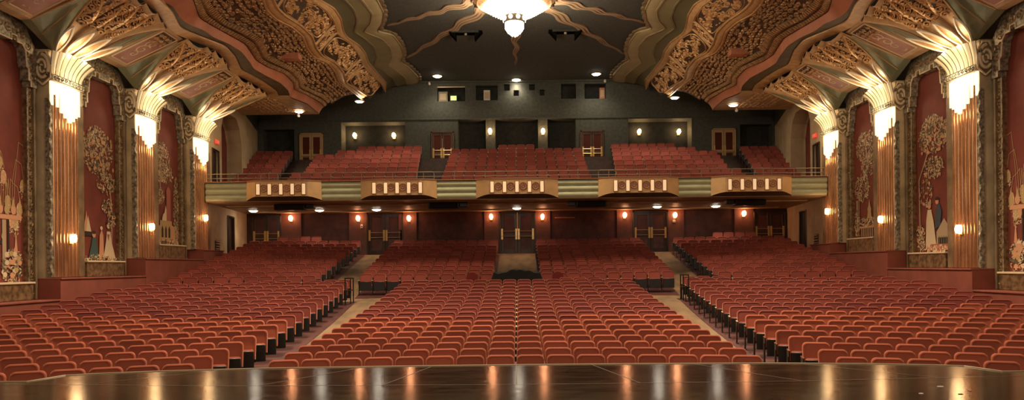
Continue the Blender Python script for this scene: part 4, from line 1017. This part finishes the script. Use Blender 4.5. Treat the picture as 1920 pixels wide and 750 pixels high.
# side walls behind the pilasters (tan, splayed), with arch niche, doors, vents
def quadwall(side):
    sn = 'left' if side < 0 else 'right'
    root = empty('wall_rear_'+sn, 'tan splayed %s wall flanking the balcony with an arched niche' % sn, kind='structure')
    pts = [(-14.1, 32.0), (-14.9, 38.5), (-15.95, 43.0)]
    def X(Z): return -side*float(np.interp(Z, [32.0, 38.5, 43.0], [-14.1, -14.9, -15.95]))*1
    mb = MB(); up_top = 8.42
    # lower stalls part with door hole
    def sl(z0, z1, h0, h1, off=0, m=0): mb.quad((X(z0)-side*off, z0, h0), (X(z1)-side*off, z1, h0), (X(z1)-side*off, z1, h1), (X(z0)-side*off, z0, h1), m)
    dz0, dz1, dt = 34.8, 35.95, 2.62
    sl(32, dz0, -.8, 3.2); sl(dz0, dz1, dt, 3.2); sl(dz1, 38.5, -.8, 3.2)
    # upper part with niche hole (arch)
    nz0, nz1 = 34.0, 37.6; db, dtp = 32.5, 33.5
    sl(32, db, 3.2, up_top); sl(db, dtp, 5.62, up_top); sl(dtp, nz0, 3.2, up_top); sl(nz1, 38.5, 3.2, up_top); sl(38.5, 43, 3.2, up_top)
    arch = [(nz0, 6.9), (nz0+.35, 7.5), (nz0+1.0, 7.85), (nz1-1.0, 7.85), (nz1-.35, 7.4), (nz1, 6.7)]
    mb.poly([(X(z), z, h) for z, h in arch]+[(X(nz1), nz1, up_top), (X(nz0), nz0, up_top)])
    mb.quad((X(dz0), dz0, -.8), (X(dz1), dz1, -.8), (X(dz1)+side*.4, dz1, -.8), (X(dz0)+side*.4, dz0, -.8))
    mb.build('wall_face', M['tanwall'], root)
    mb = MB(); ring = [(nz0, 3.6)]+arch+[(nz1, 3.6)]
    mb.grid([[(X(z), z, h) for z, h in ring], [(X(z)+side*.9, z+.2, h) for z, h in ring]]); mb.build('niche_reveal', M['tanwall'], root)
    mb = MB(); mb.poly([(X(z)+side*.85, z+.1, h) for z, h in ring]); mb.build('niche_ground', M['mural'], root)
    for (z, dzz, n0) in ((nz0+.9, .7, 150),):
        for m_ in ('p_tanleaf', 'p_cream', 'p_olive'):
            b = MB()
            for q in range(60):
                zz = z+rnd()*dzz+.4; hh = 4.4+rnd()*1.9; s_ = .05+.05*rnd(); th = rnd()*6; xx = X(zz)+side*.83
                b.add([(xx, zz+s_*math.cos(th), hh+s_*math.sin(th)), (xx, zz-.4*s_*math.sin(th), hh+.4*s_*math.cos(th)), (xx, zz-s_*math.cos(th), hh-s_*math.sin(th)), (xx, zz+.4*s_*math.sin(th), hh-.4*s_*math.cos(th))], [(0, 1, 2, 3)])
            b.build('painted_foliage', M[m_], root)
    # dark upper bulkhead
    mb = MB(); mb.quad((X(33.5), 33.5, up_top), (X(43), 43, up_top), (X(43), 43, HC), (X(33.5), 33.5, HC)); mb.build('bulkhead', M['darkwall'], root)
    # doors in the splay
    for k, (z0, z1, h0, h1, lab) in enumerate(((dz0, dz1, .3, dt, 'lower'), (db, dtp, 3.2, 5.62, 'upper'))):
        d = MB(); d.quad((X(z0)+side*.12, z0, h0), (X(z1)+side*.12, z1, h0), (X(z1)+side*.12, z1, h1), (X(z0)+side*.12, z0, h1)); d.build('side_door', M['doordark'], root)
        d = MB()
        for z in (z0, z1): d.tube([(X(z), z, h0), (X(z), z, h1)], .05, 5)
        d.tube([(X(z0), z0, h1), (X(z1), z1, h1)], .05, 5); d.tube([(X((z0+z1)/2)+side*.1, (z0+z1)/2, h0), (X((z0+z1)/2)+side*.1, (z0+z1)/2, h1)], .02, 5)
        d.build('door_frame', M['doordark'], root)
    mb = MB(); z0, z1, h0, h1 = 32.8, 33.5, .62, 1.35; x_ = lambda z: X(z)-side*.02
    mb.quad((x_(z0), z0, h0), (x_(z1), z1, h0), (x_(z1), z1, h1), (x_(z0), z0, h1)); mb.build('vent_grille', M['doordark'], root)
    mb = MB()
    for q in range(6): hh = h0+.06+q*.12; mb.quad((x_(z0)-side*.02, z0+.03, hh), (x_(z1)-side*.02, z1-.03, hh), (x_(z1)-side*.005, z1-.03, hh+.05), (x_(z0)-side*.005, z0+.03, hh+.05))
    mb.build('vent_slat', M['frameplain'], root)
    # exit sign on a small arm
    t = empty('exit_sign', 'small red lit exit sign above the balcony side door, %s wall' % sn, 'sign', None, (X(33)-side*.1, 33.0, 6.0))
    mb = MB(); mb.bbox(-.03, .03, -.2, .2, -.1, .1, .01); mb.build('sign_case', M['sign'], t)
    tx = bpy.data.curves.new('lettering', 'FONT'); tx.body = 'EXIT'; tx.size = .16; tx.align_x = 'CENTER'; tx.align_y = 'CENTER'; tx.extrude = .002
    tmp = bpy.data.objects.new('tmp', tx); C.objects.link(tmp); bpy.context.view_layer.update(); me = bpy.data.meshes.new_from_object(tmp.evaluated_get(bpy.context.evaluated_depsgraph_get())); bpy.data.objects.remove(tmp)
    me.materials.clear(); me.materials.append(M['whitebox']); o = bpy.data.objects.new('lettering', me); C.objects.link(o); o.parent = t; o.location = (-side*.036, 0, 0); o.rotation_euler = (PI/2, 0, PI/2 if side < 0 else -PI/2)
for s in (-1, 1): quadwall(s)

# ------------------------------------------------------------------ ceiling, rays, chandelier
mb = MB(); mb.box(-17, 17, 8, RW+.2, HC, HC+.2); tag(mb.build('ceiling', M['darkceil']), 'charcoal flat ceiling strip over the centre of the hall', kind='structure')
CZ = 28.9; CR = at_h(965, 60, 10)[0]*0+.0
def ray(cx0, cz0, tx, tz, w, lab):
    d = Vector((tx-cx0, tz-cz0, 0)); L = d.length; d.normalize(); n = Vector((-d.y, d.x, 0)); t = empty('ceiling_ray', lab, 'painted ray')
    for k, (off, ww, m, s0) in enumerate(((-.21, .07, 'ray', 0), (0, .075, 'ray', .0), (.21, .07, 'ray', 0), (0, .30, 'ray2', 0))):
        mb = MB(); rows = []
        for q in range(41):
            s_ = q/40; r = 2.0+(L-2.0)*s_; tap = (1-s_)**.45*(.55+.45*(1-s_)); wob = .11*math.sin(s_*26+(k if k < 3 else 1)*.5)*(.25+tap)
            c = Vector((cx0, cz0, 0))+d*r+n*(off*tap*w+wob); hw_ = ww*w*tap*(1+.25*math.sin(s_*33)); zz = HC-(.05 if k < 3 else .03)
            a, b = c-n*hw_, c+n*hw_; rows.append([(a.x, a.y, HC-.0), (a.x, a.y, zz), (b.x, b.y, zz), (b.x, b.y, HC-.0)])
        mb.grid(rows); mb.build('ray_strand' if k < 3 else 'ray_ground', M[m], t)
for (px, py, w, lab) in ((726, 47, 1.1, 'wavy gold ray left of the chandelier, nearer the stage'), (762, 108, 1.15, 'wavy gold ray left of the chandelier, running to the rear'), (967, 120, .95, 'short wavy gold ray behind the chandelier'),
                         (1170, 100, 1.15, 'wavy gold ray right of the chandelier, running to the rear'), (1211, 42, 1.1, 'wavy gold ray right of the chandelier, nearer the stage')):
    tx, tz = at_h(px, py, HC); ray(.05, CZ, tx, tz, w, lab)
def chandelier():
    cx0, cy0 = 0.0, CZ; t = empty('chandelier', 'great lit glass bowl chandelier with a pendant drum and ornate rim', 'chandelier', None, (cx0, cy0, 0))
    mb = MB(); prof = [(.35, 11.4), (.35, 11.2), (1.65, 11.3), (1.72, 11.36), (1.74, 11.05), (1.62, 10.98), (1.55, 10.84), (1.45, 10.8), (1.40, 10.74), (1.30, 10.72)]
    mb.lathe(prof, 0, 0, 48); mb.build('rim', M['orn'], t, True)
    mb = MB()
    for q in range(16):
        a = 2*PI*q/16; c, s_ = math.cos(a), math.sin(a)
        T = lambda u, v, d, c=c, s_=s_: ((1.75+d)*c-u*s_, (1.75+d)*s_+u*c, v+.08)
        mb.bbox(-.07, .07, 10.85, 11.25, -.02, .06, .01, 0, lambda u, v, d: T(u, v, d)); mb.bbox(-.22, -.13, 10.92, 11.2, -.01, .04, .01, 0, lambda u, v, d: T(u, v, d)); mb.bbox(.13, .22, 10.92, 11.2, -.01, .04, .01, 0, lambda u, v, d: T(u, v, d))
    mb.build('rim_panel', M['umber'], t)
    # tiers of hanging glass rods
    mb = MB(); tiers = [(1.34, 11.2, 10.76), (1.2, 11.1, 10.66), (1.06, 11.0, 10.57), (.92, 10.9, 10.49), (.78, 10.8, 10.42), (.64, 10.7, 10.36), (.52, 10.6, 10.31)]
    for r, hi_, lo in tiers:
        n = int(2*PI*r/.085)
        for q in range(n):
            a = 2*PI*q/n; l = lo+(.05 if q % 2 else 0); c, s_ = math.cos(a), math.sin(a); w = .034
            P = [(r+.015, -w), (r+.015, w), (r-.015, w), (r-.015, -w)]
            vs = [(p*c-u*s_, p*s_+u*c, z) for z in (hi_, l) for p, u in P]+[(r*c, r*s_, l-.05)]
            mb.add(vs, [(0, 1, 5, 4), (1, 2, 6, 5), (2, 3, 7, 6), (3, 0, 4, 7), (4, 5, 8), (5, 6, 8), (6, 7, 8), (7, 4, 8)])
    mb.build('glass_bowl', M['chan'], t)
    mb = MB(); mb.lathe([(.5, 10.6), (.48, 10.34), (.43, 10.32)], 0, 0, 24); mb.build('neck', M['chan'], t)
    mb = MB(); mb.lathe([(.40, 10.33), (.44, 10.31), (.44, 10.06), (.40, 10.04)], 0, 0, 32); mb.build('drum', M['umber'], t, True)
    for q in range(9):
        a = 2*PI*q/9+.174; mb = MB(); c, s_ = math.cos(a), math.sin(a)
        mb.prism([(.088*math.cos(b), .095*math.sin(b)) for b in np.arange(0, 6.28, .52)], lambda u, v, d: ((.44+d)*c-u*s_, (.44+d)*s_+u*c, 10.185+v), -.01, .03); mb.build('bulb', M['chan'], t)
    mb = MB()
    for r, hi_, lo in ((.38, 10.05, 9.83), (.33, 10.0, 9.75), (.28, 9.9, 9.68), (.2, 9.85, 9.61), (.11, 9.8, 9.54)):
        n = max(8, int(2*PI*r/.075))
        for q in range(n):
            a = 2*PI*q/n; c, s_ = math.cos(a), math.sin(a); w = .033; l = lo+(.03 if q % 2 else 0)
            vs = [(p*c-u*s_, p*s_+u*c, z) for z in (hi_, l) for p, u in ((r+.015, -w), (r+.015, w), (r-.015, w), (r-.015, -w))]+[(r*c, r*s_, l-.05)]
            mb.add(vs, [(0, 1, 5, 4), (1, 2, 6, 5), (2, 3, 7, 6), (3, 0, 4, 7), (4, 5, 8), (5, 6, 8), (6, 7, 8), (7, 4, 8)])
    mb.build('pendant_glass', M['chan'], t)
    point((0, 0, 9.2), 600, (1, .80, .55), .35, t, 'chandelier_light')
    for a in range(4): point((2.3*math.cos(a*PI/2+.78), 2.3*math.sin(a*PI/2+.78), 10.55), 70, (1, .78, .5), .3, t, 'chandelier_rim_light')
chandelier()
# ceiling spot ports
for (px, py, lab) in ((872, 57, 'dark recessed spotlight port in the ceiling, left of the pendant'), (1061, 55, 'dark recessed spotlight port in the ceiling, right of the pendant')):
    x, z = at_h(px, py, HC); t = empty('spotlight_port', lab, 'spotlight', None, (x, z, HC)); sg = -1 if px < 960 else 1
    mb = MB(); mb.box(-.65, .65, -.02, .02, -.10, 0); mb.build('baffle', M['recess'], t)
    for s_ in (-1, 1):
        mb = MB(); mb.prism([(.0, 0), (.38, 0), (.0, -.42)], lambda u, v, d: (s_*(.45+u), d, v), 0, .5); mb.build('cheek', M['dark'], t)
    mb = MB(); mb.box(-.64, .64, -.0, .7, -.012, -.004); mb.build('opening', M['dark'], t)
    mb = MB(); mb.lathe([(0, -.05), (.07, -.05), (.07, -.12), (0, -.15)], 0, .3, 12); mb.build('lens', M['boothgrey'], t)
def downlight(x, y, h, lab, power, r=.17, group='recessed downlights', col=(1, .84, .6)):
    t = empty('downlight', lab, 'downlight', group, (x, y, h))
    mb = MB(); mb.lathe([(r+.07, 0), (r+.07, -.03), (r, -.04), (r, .0)], 0, 0, 20); mb.build('trim_ring', M['armlight'], t, True)
    mb = MB(); mb.lathe([(r, -.02), (r*.8, -.075), (r*.4, -.10), (.005, -.11)], 0, 0, 20); mb.build('lens', M['down'], t, True)
    l = bpy.data.lights.new('down_light', 'SPOT'); l.energy = power; l.color = col; l.spot_size = 2.4; l.spot_blend = .7; l.shadow_soft_size = r
    o = bpy.data.objects.new('down_light', l); C.objects.link(o); o.parent = t; o.location = (0, 0, -.16)
for px, py, nm in ((820, 142, 'left of three'), (968, 149, 'middle of three'), (1118, 138, 'right of three')):
    x, z = at_h(px, py, HC); downlight(x, z, HC, 'recessed downlight in the dark ceiling before the booth, '+nm, 220, .25)
for px, py, h, nm in ((674, 191, 9.0, 'at the tip of the gilded rib, left side'), (1265, 184, 9.0, 'at the tip of the gilded rib, right side'), (561, 208, 8.28, 'in the low soffit above the left balcony seats'), (1375, 196, 8.28, 'in the low soffit above the right balcony seats')):
    if h == 9.0: x, z = at_h(px, py, 9.55); z = min(z, 39.4); x, hh = at_z(px, py, z); downlight(x, z, hh+.05, 'bright downlight '+nm, 130, .22)
    else: x, z = at_h(px, py, h); downlight(x, z, h, 'bright downlight '+nm, 110, .22)

# ------------------------------------------------------------------ balcony
BZ = 31.5
def balcony():
    t = empty('balcony', 'long balcony front of sage panels and orange bowed boxes', 'balcony')
    T0, B0 = 3.86, 3.02
    boxes = [(465, 605), (678, 820), (893, 1046), (1121, 1271), (1331, 1482)]
    bx = [(rect(a, b, 340, 370, BZ)[0], rect(a, b, 340, 370, BZ)[1]) for a, b in boxes]
    gaps = [(-13.97, bx[0][0])]+[(bx[k][1], bx[k+1][0]) for k in range(4)]+[(bx[4][1], 13.97)]
    for (a, b) in gaps:         # sage reeded sections with rounded horizontal bands
        mb = MB(); prof = []
        for k in range(3):
            for q in range(6): s_ = q/5; prof.append((T0-.02-(T0-B0-.04)*(k+s_)/3, .07*math.sin(PI*s_)+(.03*k*0)))
        mb.grid([[(a, BZ-.10-d, z) for z, d in prof], [(b, BZ-.10-d, z) for z, d in prof]]); mb.quad((a, BZ-.1, T0), (b, BZ-.1, T0), (b, BZ+.3, T0), (a, BZ+.3, T0)); mb.quad((a, BZ-.1, B0), (b, BZ-.1, B0), (b, BZ+.3, B0), (a, BZ+.3, B0))
        mb.build('sage_panel', M['fascsage'], t, True)
    for (a, b) in bx:
        w = b-a; mb = MB(); out = .42; n = 20; rows = []
        def d_(s_): e = .17; return out*(min(1, s_/e)**1.0 if s_ < e else min(1, (1-s_)/e) if s_ > 1-e else 1)
        top = []; bot = []
        for q in range(n+1):
            s_ = q/n; dd = .06+d_(s_); low = B0+.16 if .17 <= s_ <= .83 else B0+.02+.14*math.sin(PI/2*min(1, min(s_, 1-s_)/.17)); rows.append([(a+w*s_, BZ-.1-dd, T0), (a+w*s_, BZ-.1-dd, low)]); bot.append((a+w*s_, BZ-.1-dd, low))
        mb.grid(rows); bo = mb.build('bowed_box', M['fasc'], t)
        mb = MB(); mb.grid([bot, [(x, BZ-.05, B0-.02) for x, y, z in bot]]); mb.build('box_underside', M['umber2'], t)
        mb = MB(); mb.grid([[(r_[0][0], r_[0][1]-.03, T0+.0) for r_ in rows], [(r_[0][0], r_[0][1]-.03, T0+.05) for r_ in rows], [(r_[0][0], BZ+.25, T0+.05) for r_ in rows]]); mb.build('cap_rail', M['fascrim'], t)
        x0, x1 = a+w*.20, b-w*.20; yy = BZ-.1-.06-out
        for k in range(5):
            xx = x0+(x1-x0)*k/4; mb = MB(); mb.bbox(xx-.105, xx+.105, yy-.03, yy, T0-.64, T0-.09, .008); ir = mb.build('inset_rim', M['fascrim'], t)
            mb = MB(); mb.bbox(xx-.072, xx+.072, yy-.045, yy-.025, T0-.60, T0-.13, .006); mb.build('inset_panel', M['fasclight'], ir)
            if k < 4:
                xm = xx+(x1-x0)/8; mb = MB()
                mb.tube([(xm+.155*math.cos(q*PI/8), yy-.01, T0-.33+.155*math.sin(q*PI/8)) for q in range(17)], .025, 5); mb.tube([(xm+.06*math.cos(q*PI/4), yy-.01, T0-.33+.06*math.sin(q*PI/4)) for q in range(9)], .02, 5)
                for q in range(8): aa = q*PI/4; mb.tube([(xm+.07*math.cos(aa), yy-.01, T0-.33+.07*math.sin(aa)), (xm+.14*math.cos(aa), yy-.01, T0-.33+.14*math.sin(aa))], .01, 4)
                mb.build('rosette', M['fascrim'], t)
    mb = MB(); mb.bbox(-13.97, 13.97, BZ-.20, BZ+.3, T0, T0+.04, .01); mb.build('ledge', M['fascrim'], t)
    mb = MB(); mb.box(-13.97, 13.97, BZ, BZ+.3, B0, T0); mb.build('parapet', M['soffit'], t)
    # soffit with step mouldings
    mb = MB(); mb.box(-13.97, 13.97, BZ-.1, 32.15, B0-.02, B0+.15); mb.box(-14.9, 14.9, 32.15, LW, B0-.02, B0+.15); mb.build('soffit', M['soffit'], t)
    mb = MB()
    for yy in (33.3, 36.9): mb.bbox(-13.9, 13.9, yy, yy+.25, B0-.08, B0-.02, .02)
    mb.build('soffit_moulding', M['tan'], t)
    return t
balcony()
# balcony stepped floor
mb = MB(); rows = []; y = BZ+.3; hprev = 3.0
prof = [(BZ+.3, 3.1), (34.6, 3.1)]
for k in range(0, 9): yk = BZ0+BP*k-.45; prof += [(yk, bal_h(k))]; prof += [(yk+BP, bal_h(k))]
prof += [(RW+1.3, prof[-1][1])]
mb.grid([[(-16.3, yy, h) for yy, h in prof], [(16.3, yy, h) for yy, h in prof]]); tag(mb.build('floor_balcony', M['doordark']), 'stepped dark floor of the balcony', kind='structure')
def railing():
    t = empty('balcony_railing', 'thin steel railing along the top of the balcony front', 'railing')
    mb = MB(); y = BZ+.12
    for h in (4.28, 4.08): mb.tube([(-14.0, y, h), (14.0, y, h)], .018, 6)
    mb.build('rail', M['steel'], t)
    x = -14
    while x <= 14.01:
        mb = MB(); mb.tube([(x, y, 3.9), (x, y, 4.28)], .016, 5); mb.build('post', M['steel'], t); x += 1.4
railing()
for sd in (-1, 1):
    for k, (x0, lab) in enumerate(((4.45, 'at the foot of the inner %s balcony aisle'), (12.1, 'at the foot of the outer %s balcony aisle'))):
        t = empty('aisle_rail', 'bent steel handrail '+lab % ('left' if sd < 0 else 'right'), 'handrail', None, (sd*x0, 34.2, 3.1))
        mb = MB(); w = .42; mb.tube([(-w, 0, 0), (-w, 0, 1.45), (-w+.08, 0, 1.55), (w-.08, 0, 1.55), (w, 0, 1.45), (w, 0, 0)], .022, 6); mb.build('hoop', M['steel'], t)
        mb = MB(); mb.tube([(-w, 0, 1.2), (w, 0, 1.2)], .018, 6); mb.build('crossbar', M['steel'], t)
# soffit lights and speakers
for px, py, nm in ((475, 389, 'leftmost'), (599, 391, 'second from left'), (706, 388, 'by the left-aisle door'), (969, 384, 'before the middle door'), (1232, 380, 'by the right-aisle door'), (1342, 382, 'rightmost')):
    Z = 36.0; x, h = at_z(px, py, Z); downlight(x, Z, 3.0, 'round downlight under the balcony, '+nm, 60, .22, 'downlights under the balcony', (1, .78, .5))
for px, py, nm in ((545, 380, 'leftmost of four'), (833, 382, 'second of four from left'), (1108, 378, 'third of four from left'), (1405, 374, 'rightmost of four')):
    Z = 32.8; x, h = at_z(px, py, Z); t = empty('hanging_speaker', 'black loudspeaker slung under the balcony front, '+nm, 'speaker', None, (x, Z, 2.98))
    mb = MB(); mb.bbox(-.72, .72, -.25, .25, -.26, -.0, .03); mb.build('cabinet', M['black'], t)
    mb = MB(); mb.bbox(-.66, .66, -.27, -.25, -.23, -.03, .01); mb.build('grille', M['blackmatte'], t)
    mb = MB(); mb.bbox(.72 if px < 960 else -1.1, 1.1 if px < 960 else -.72, -.1, .25, -.2, -.0, .02); mb.build('bracket', M['black'], t)

# ------------------------------------------------------------------ light
def area(loc, target, power, sx, sy, col, name):
    l = bpy.data.lights.new(name, 'AREA'); l.shape = 'RECTANGLE'; l.size = sx; l.size_y = sy; l.energy = power; l.color = col
    o = bpy.data.objects.new(name, l); C.objects.link(o); o.location = loc; o.rotation_euler = (Vector(target)-Vector(loc)).to_track_quat('-Z', 'Y').to_euler(); return o
area((0, 6, 9.5), (0, 22, -1.5), 320, 14, 2, (1, .80, .58), 'added_front_fill')  # unseen fill above the stage, added to brighten the seats
area((0, -2, 5), (0, 30, 6), 430, 12, 4, (1, .78, .56), 'added_stage_fill')  # unseen fill behind the camera, added to lift the whole hall
for s in (-1, 1):
    for (x, y, tx, ty, p) in ((5, 18, 9.5, 16, 3700), (2.5, 18, 2.5, 15.5, 2900), (5.5, 24, 6.5, 22, 4200), (5.5, 29, 6.5, 30, 900), (5.5, 38, 7, 39.5, 800)):
        spot((s*x, y, 11.0), (s*tx, ty, -1.5), p, (1, .78, .54), 1.7, .35, .9, 'added_overhead_fill')  # overhead spots without fixtures, added to brighten the seat rims
w = bpy.data.worlds.new('hall_air'); bpy.context.scene.world = w; w.use_nodes = True
w.node_tree.nodes['Background'].inputs['Color'].default_value = (1, .72, .5, 1); w.node_tree.nodes['Background'].inputs['Strength'].default_value = .12

# ------------------------------------------------------------------ lift everything so the front floor is near zero, camera
for o in list(bpy.context.scene.objects):
    if o.parent is None: o.location.z += CAMH
cam = bpy.data.cameras.new('camera'); co = bpy.data.objects.new('camera', cam); C.objects.link(co)
cam.sensor_width = 36; cam.lens = F/1920*36; cam.shift_x = -(XC-960)/1920; cam.shift_y = (YH-375)/1920; cam.clip_end = 200; cam.clip_start = .05
co.location = (.08, 0, CAMH); co.rotation_euler = (PI/2, ROLL, 0)
sc = bpy.context.scene; sc.camera = co
sc.view_settings.view_transform = 'Standard'; sc.view_settings.look = 'None'; sc.view_settings.gamma = 1; sc.view_settings.use_curve_mapping = False
sc.view_settings.exposure = 0.3
sc.cycles.use_denoising = True
sc.cycles.max_bounces = 6; sc.cycles.sample_clamp_indirect = 4
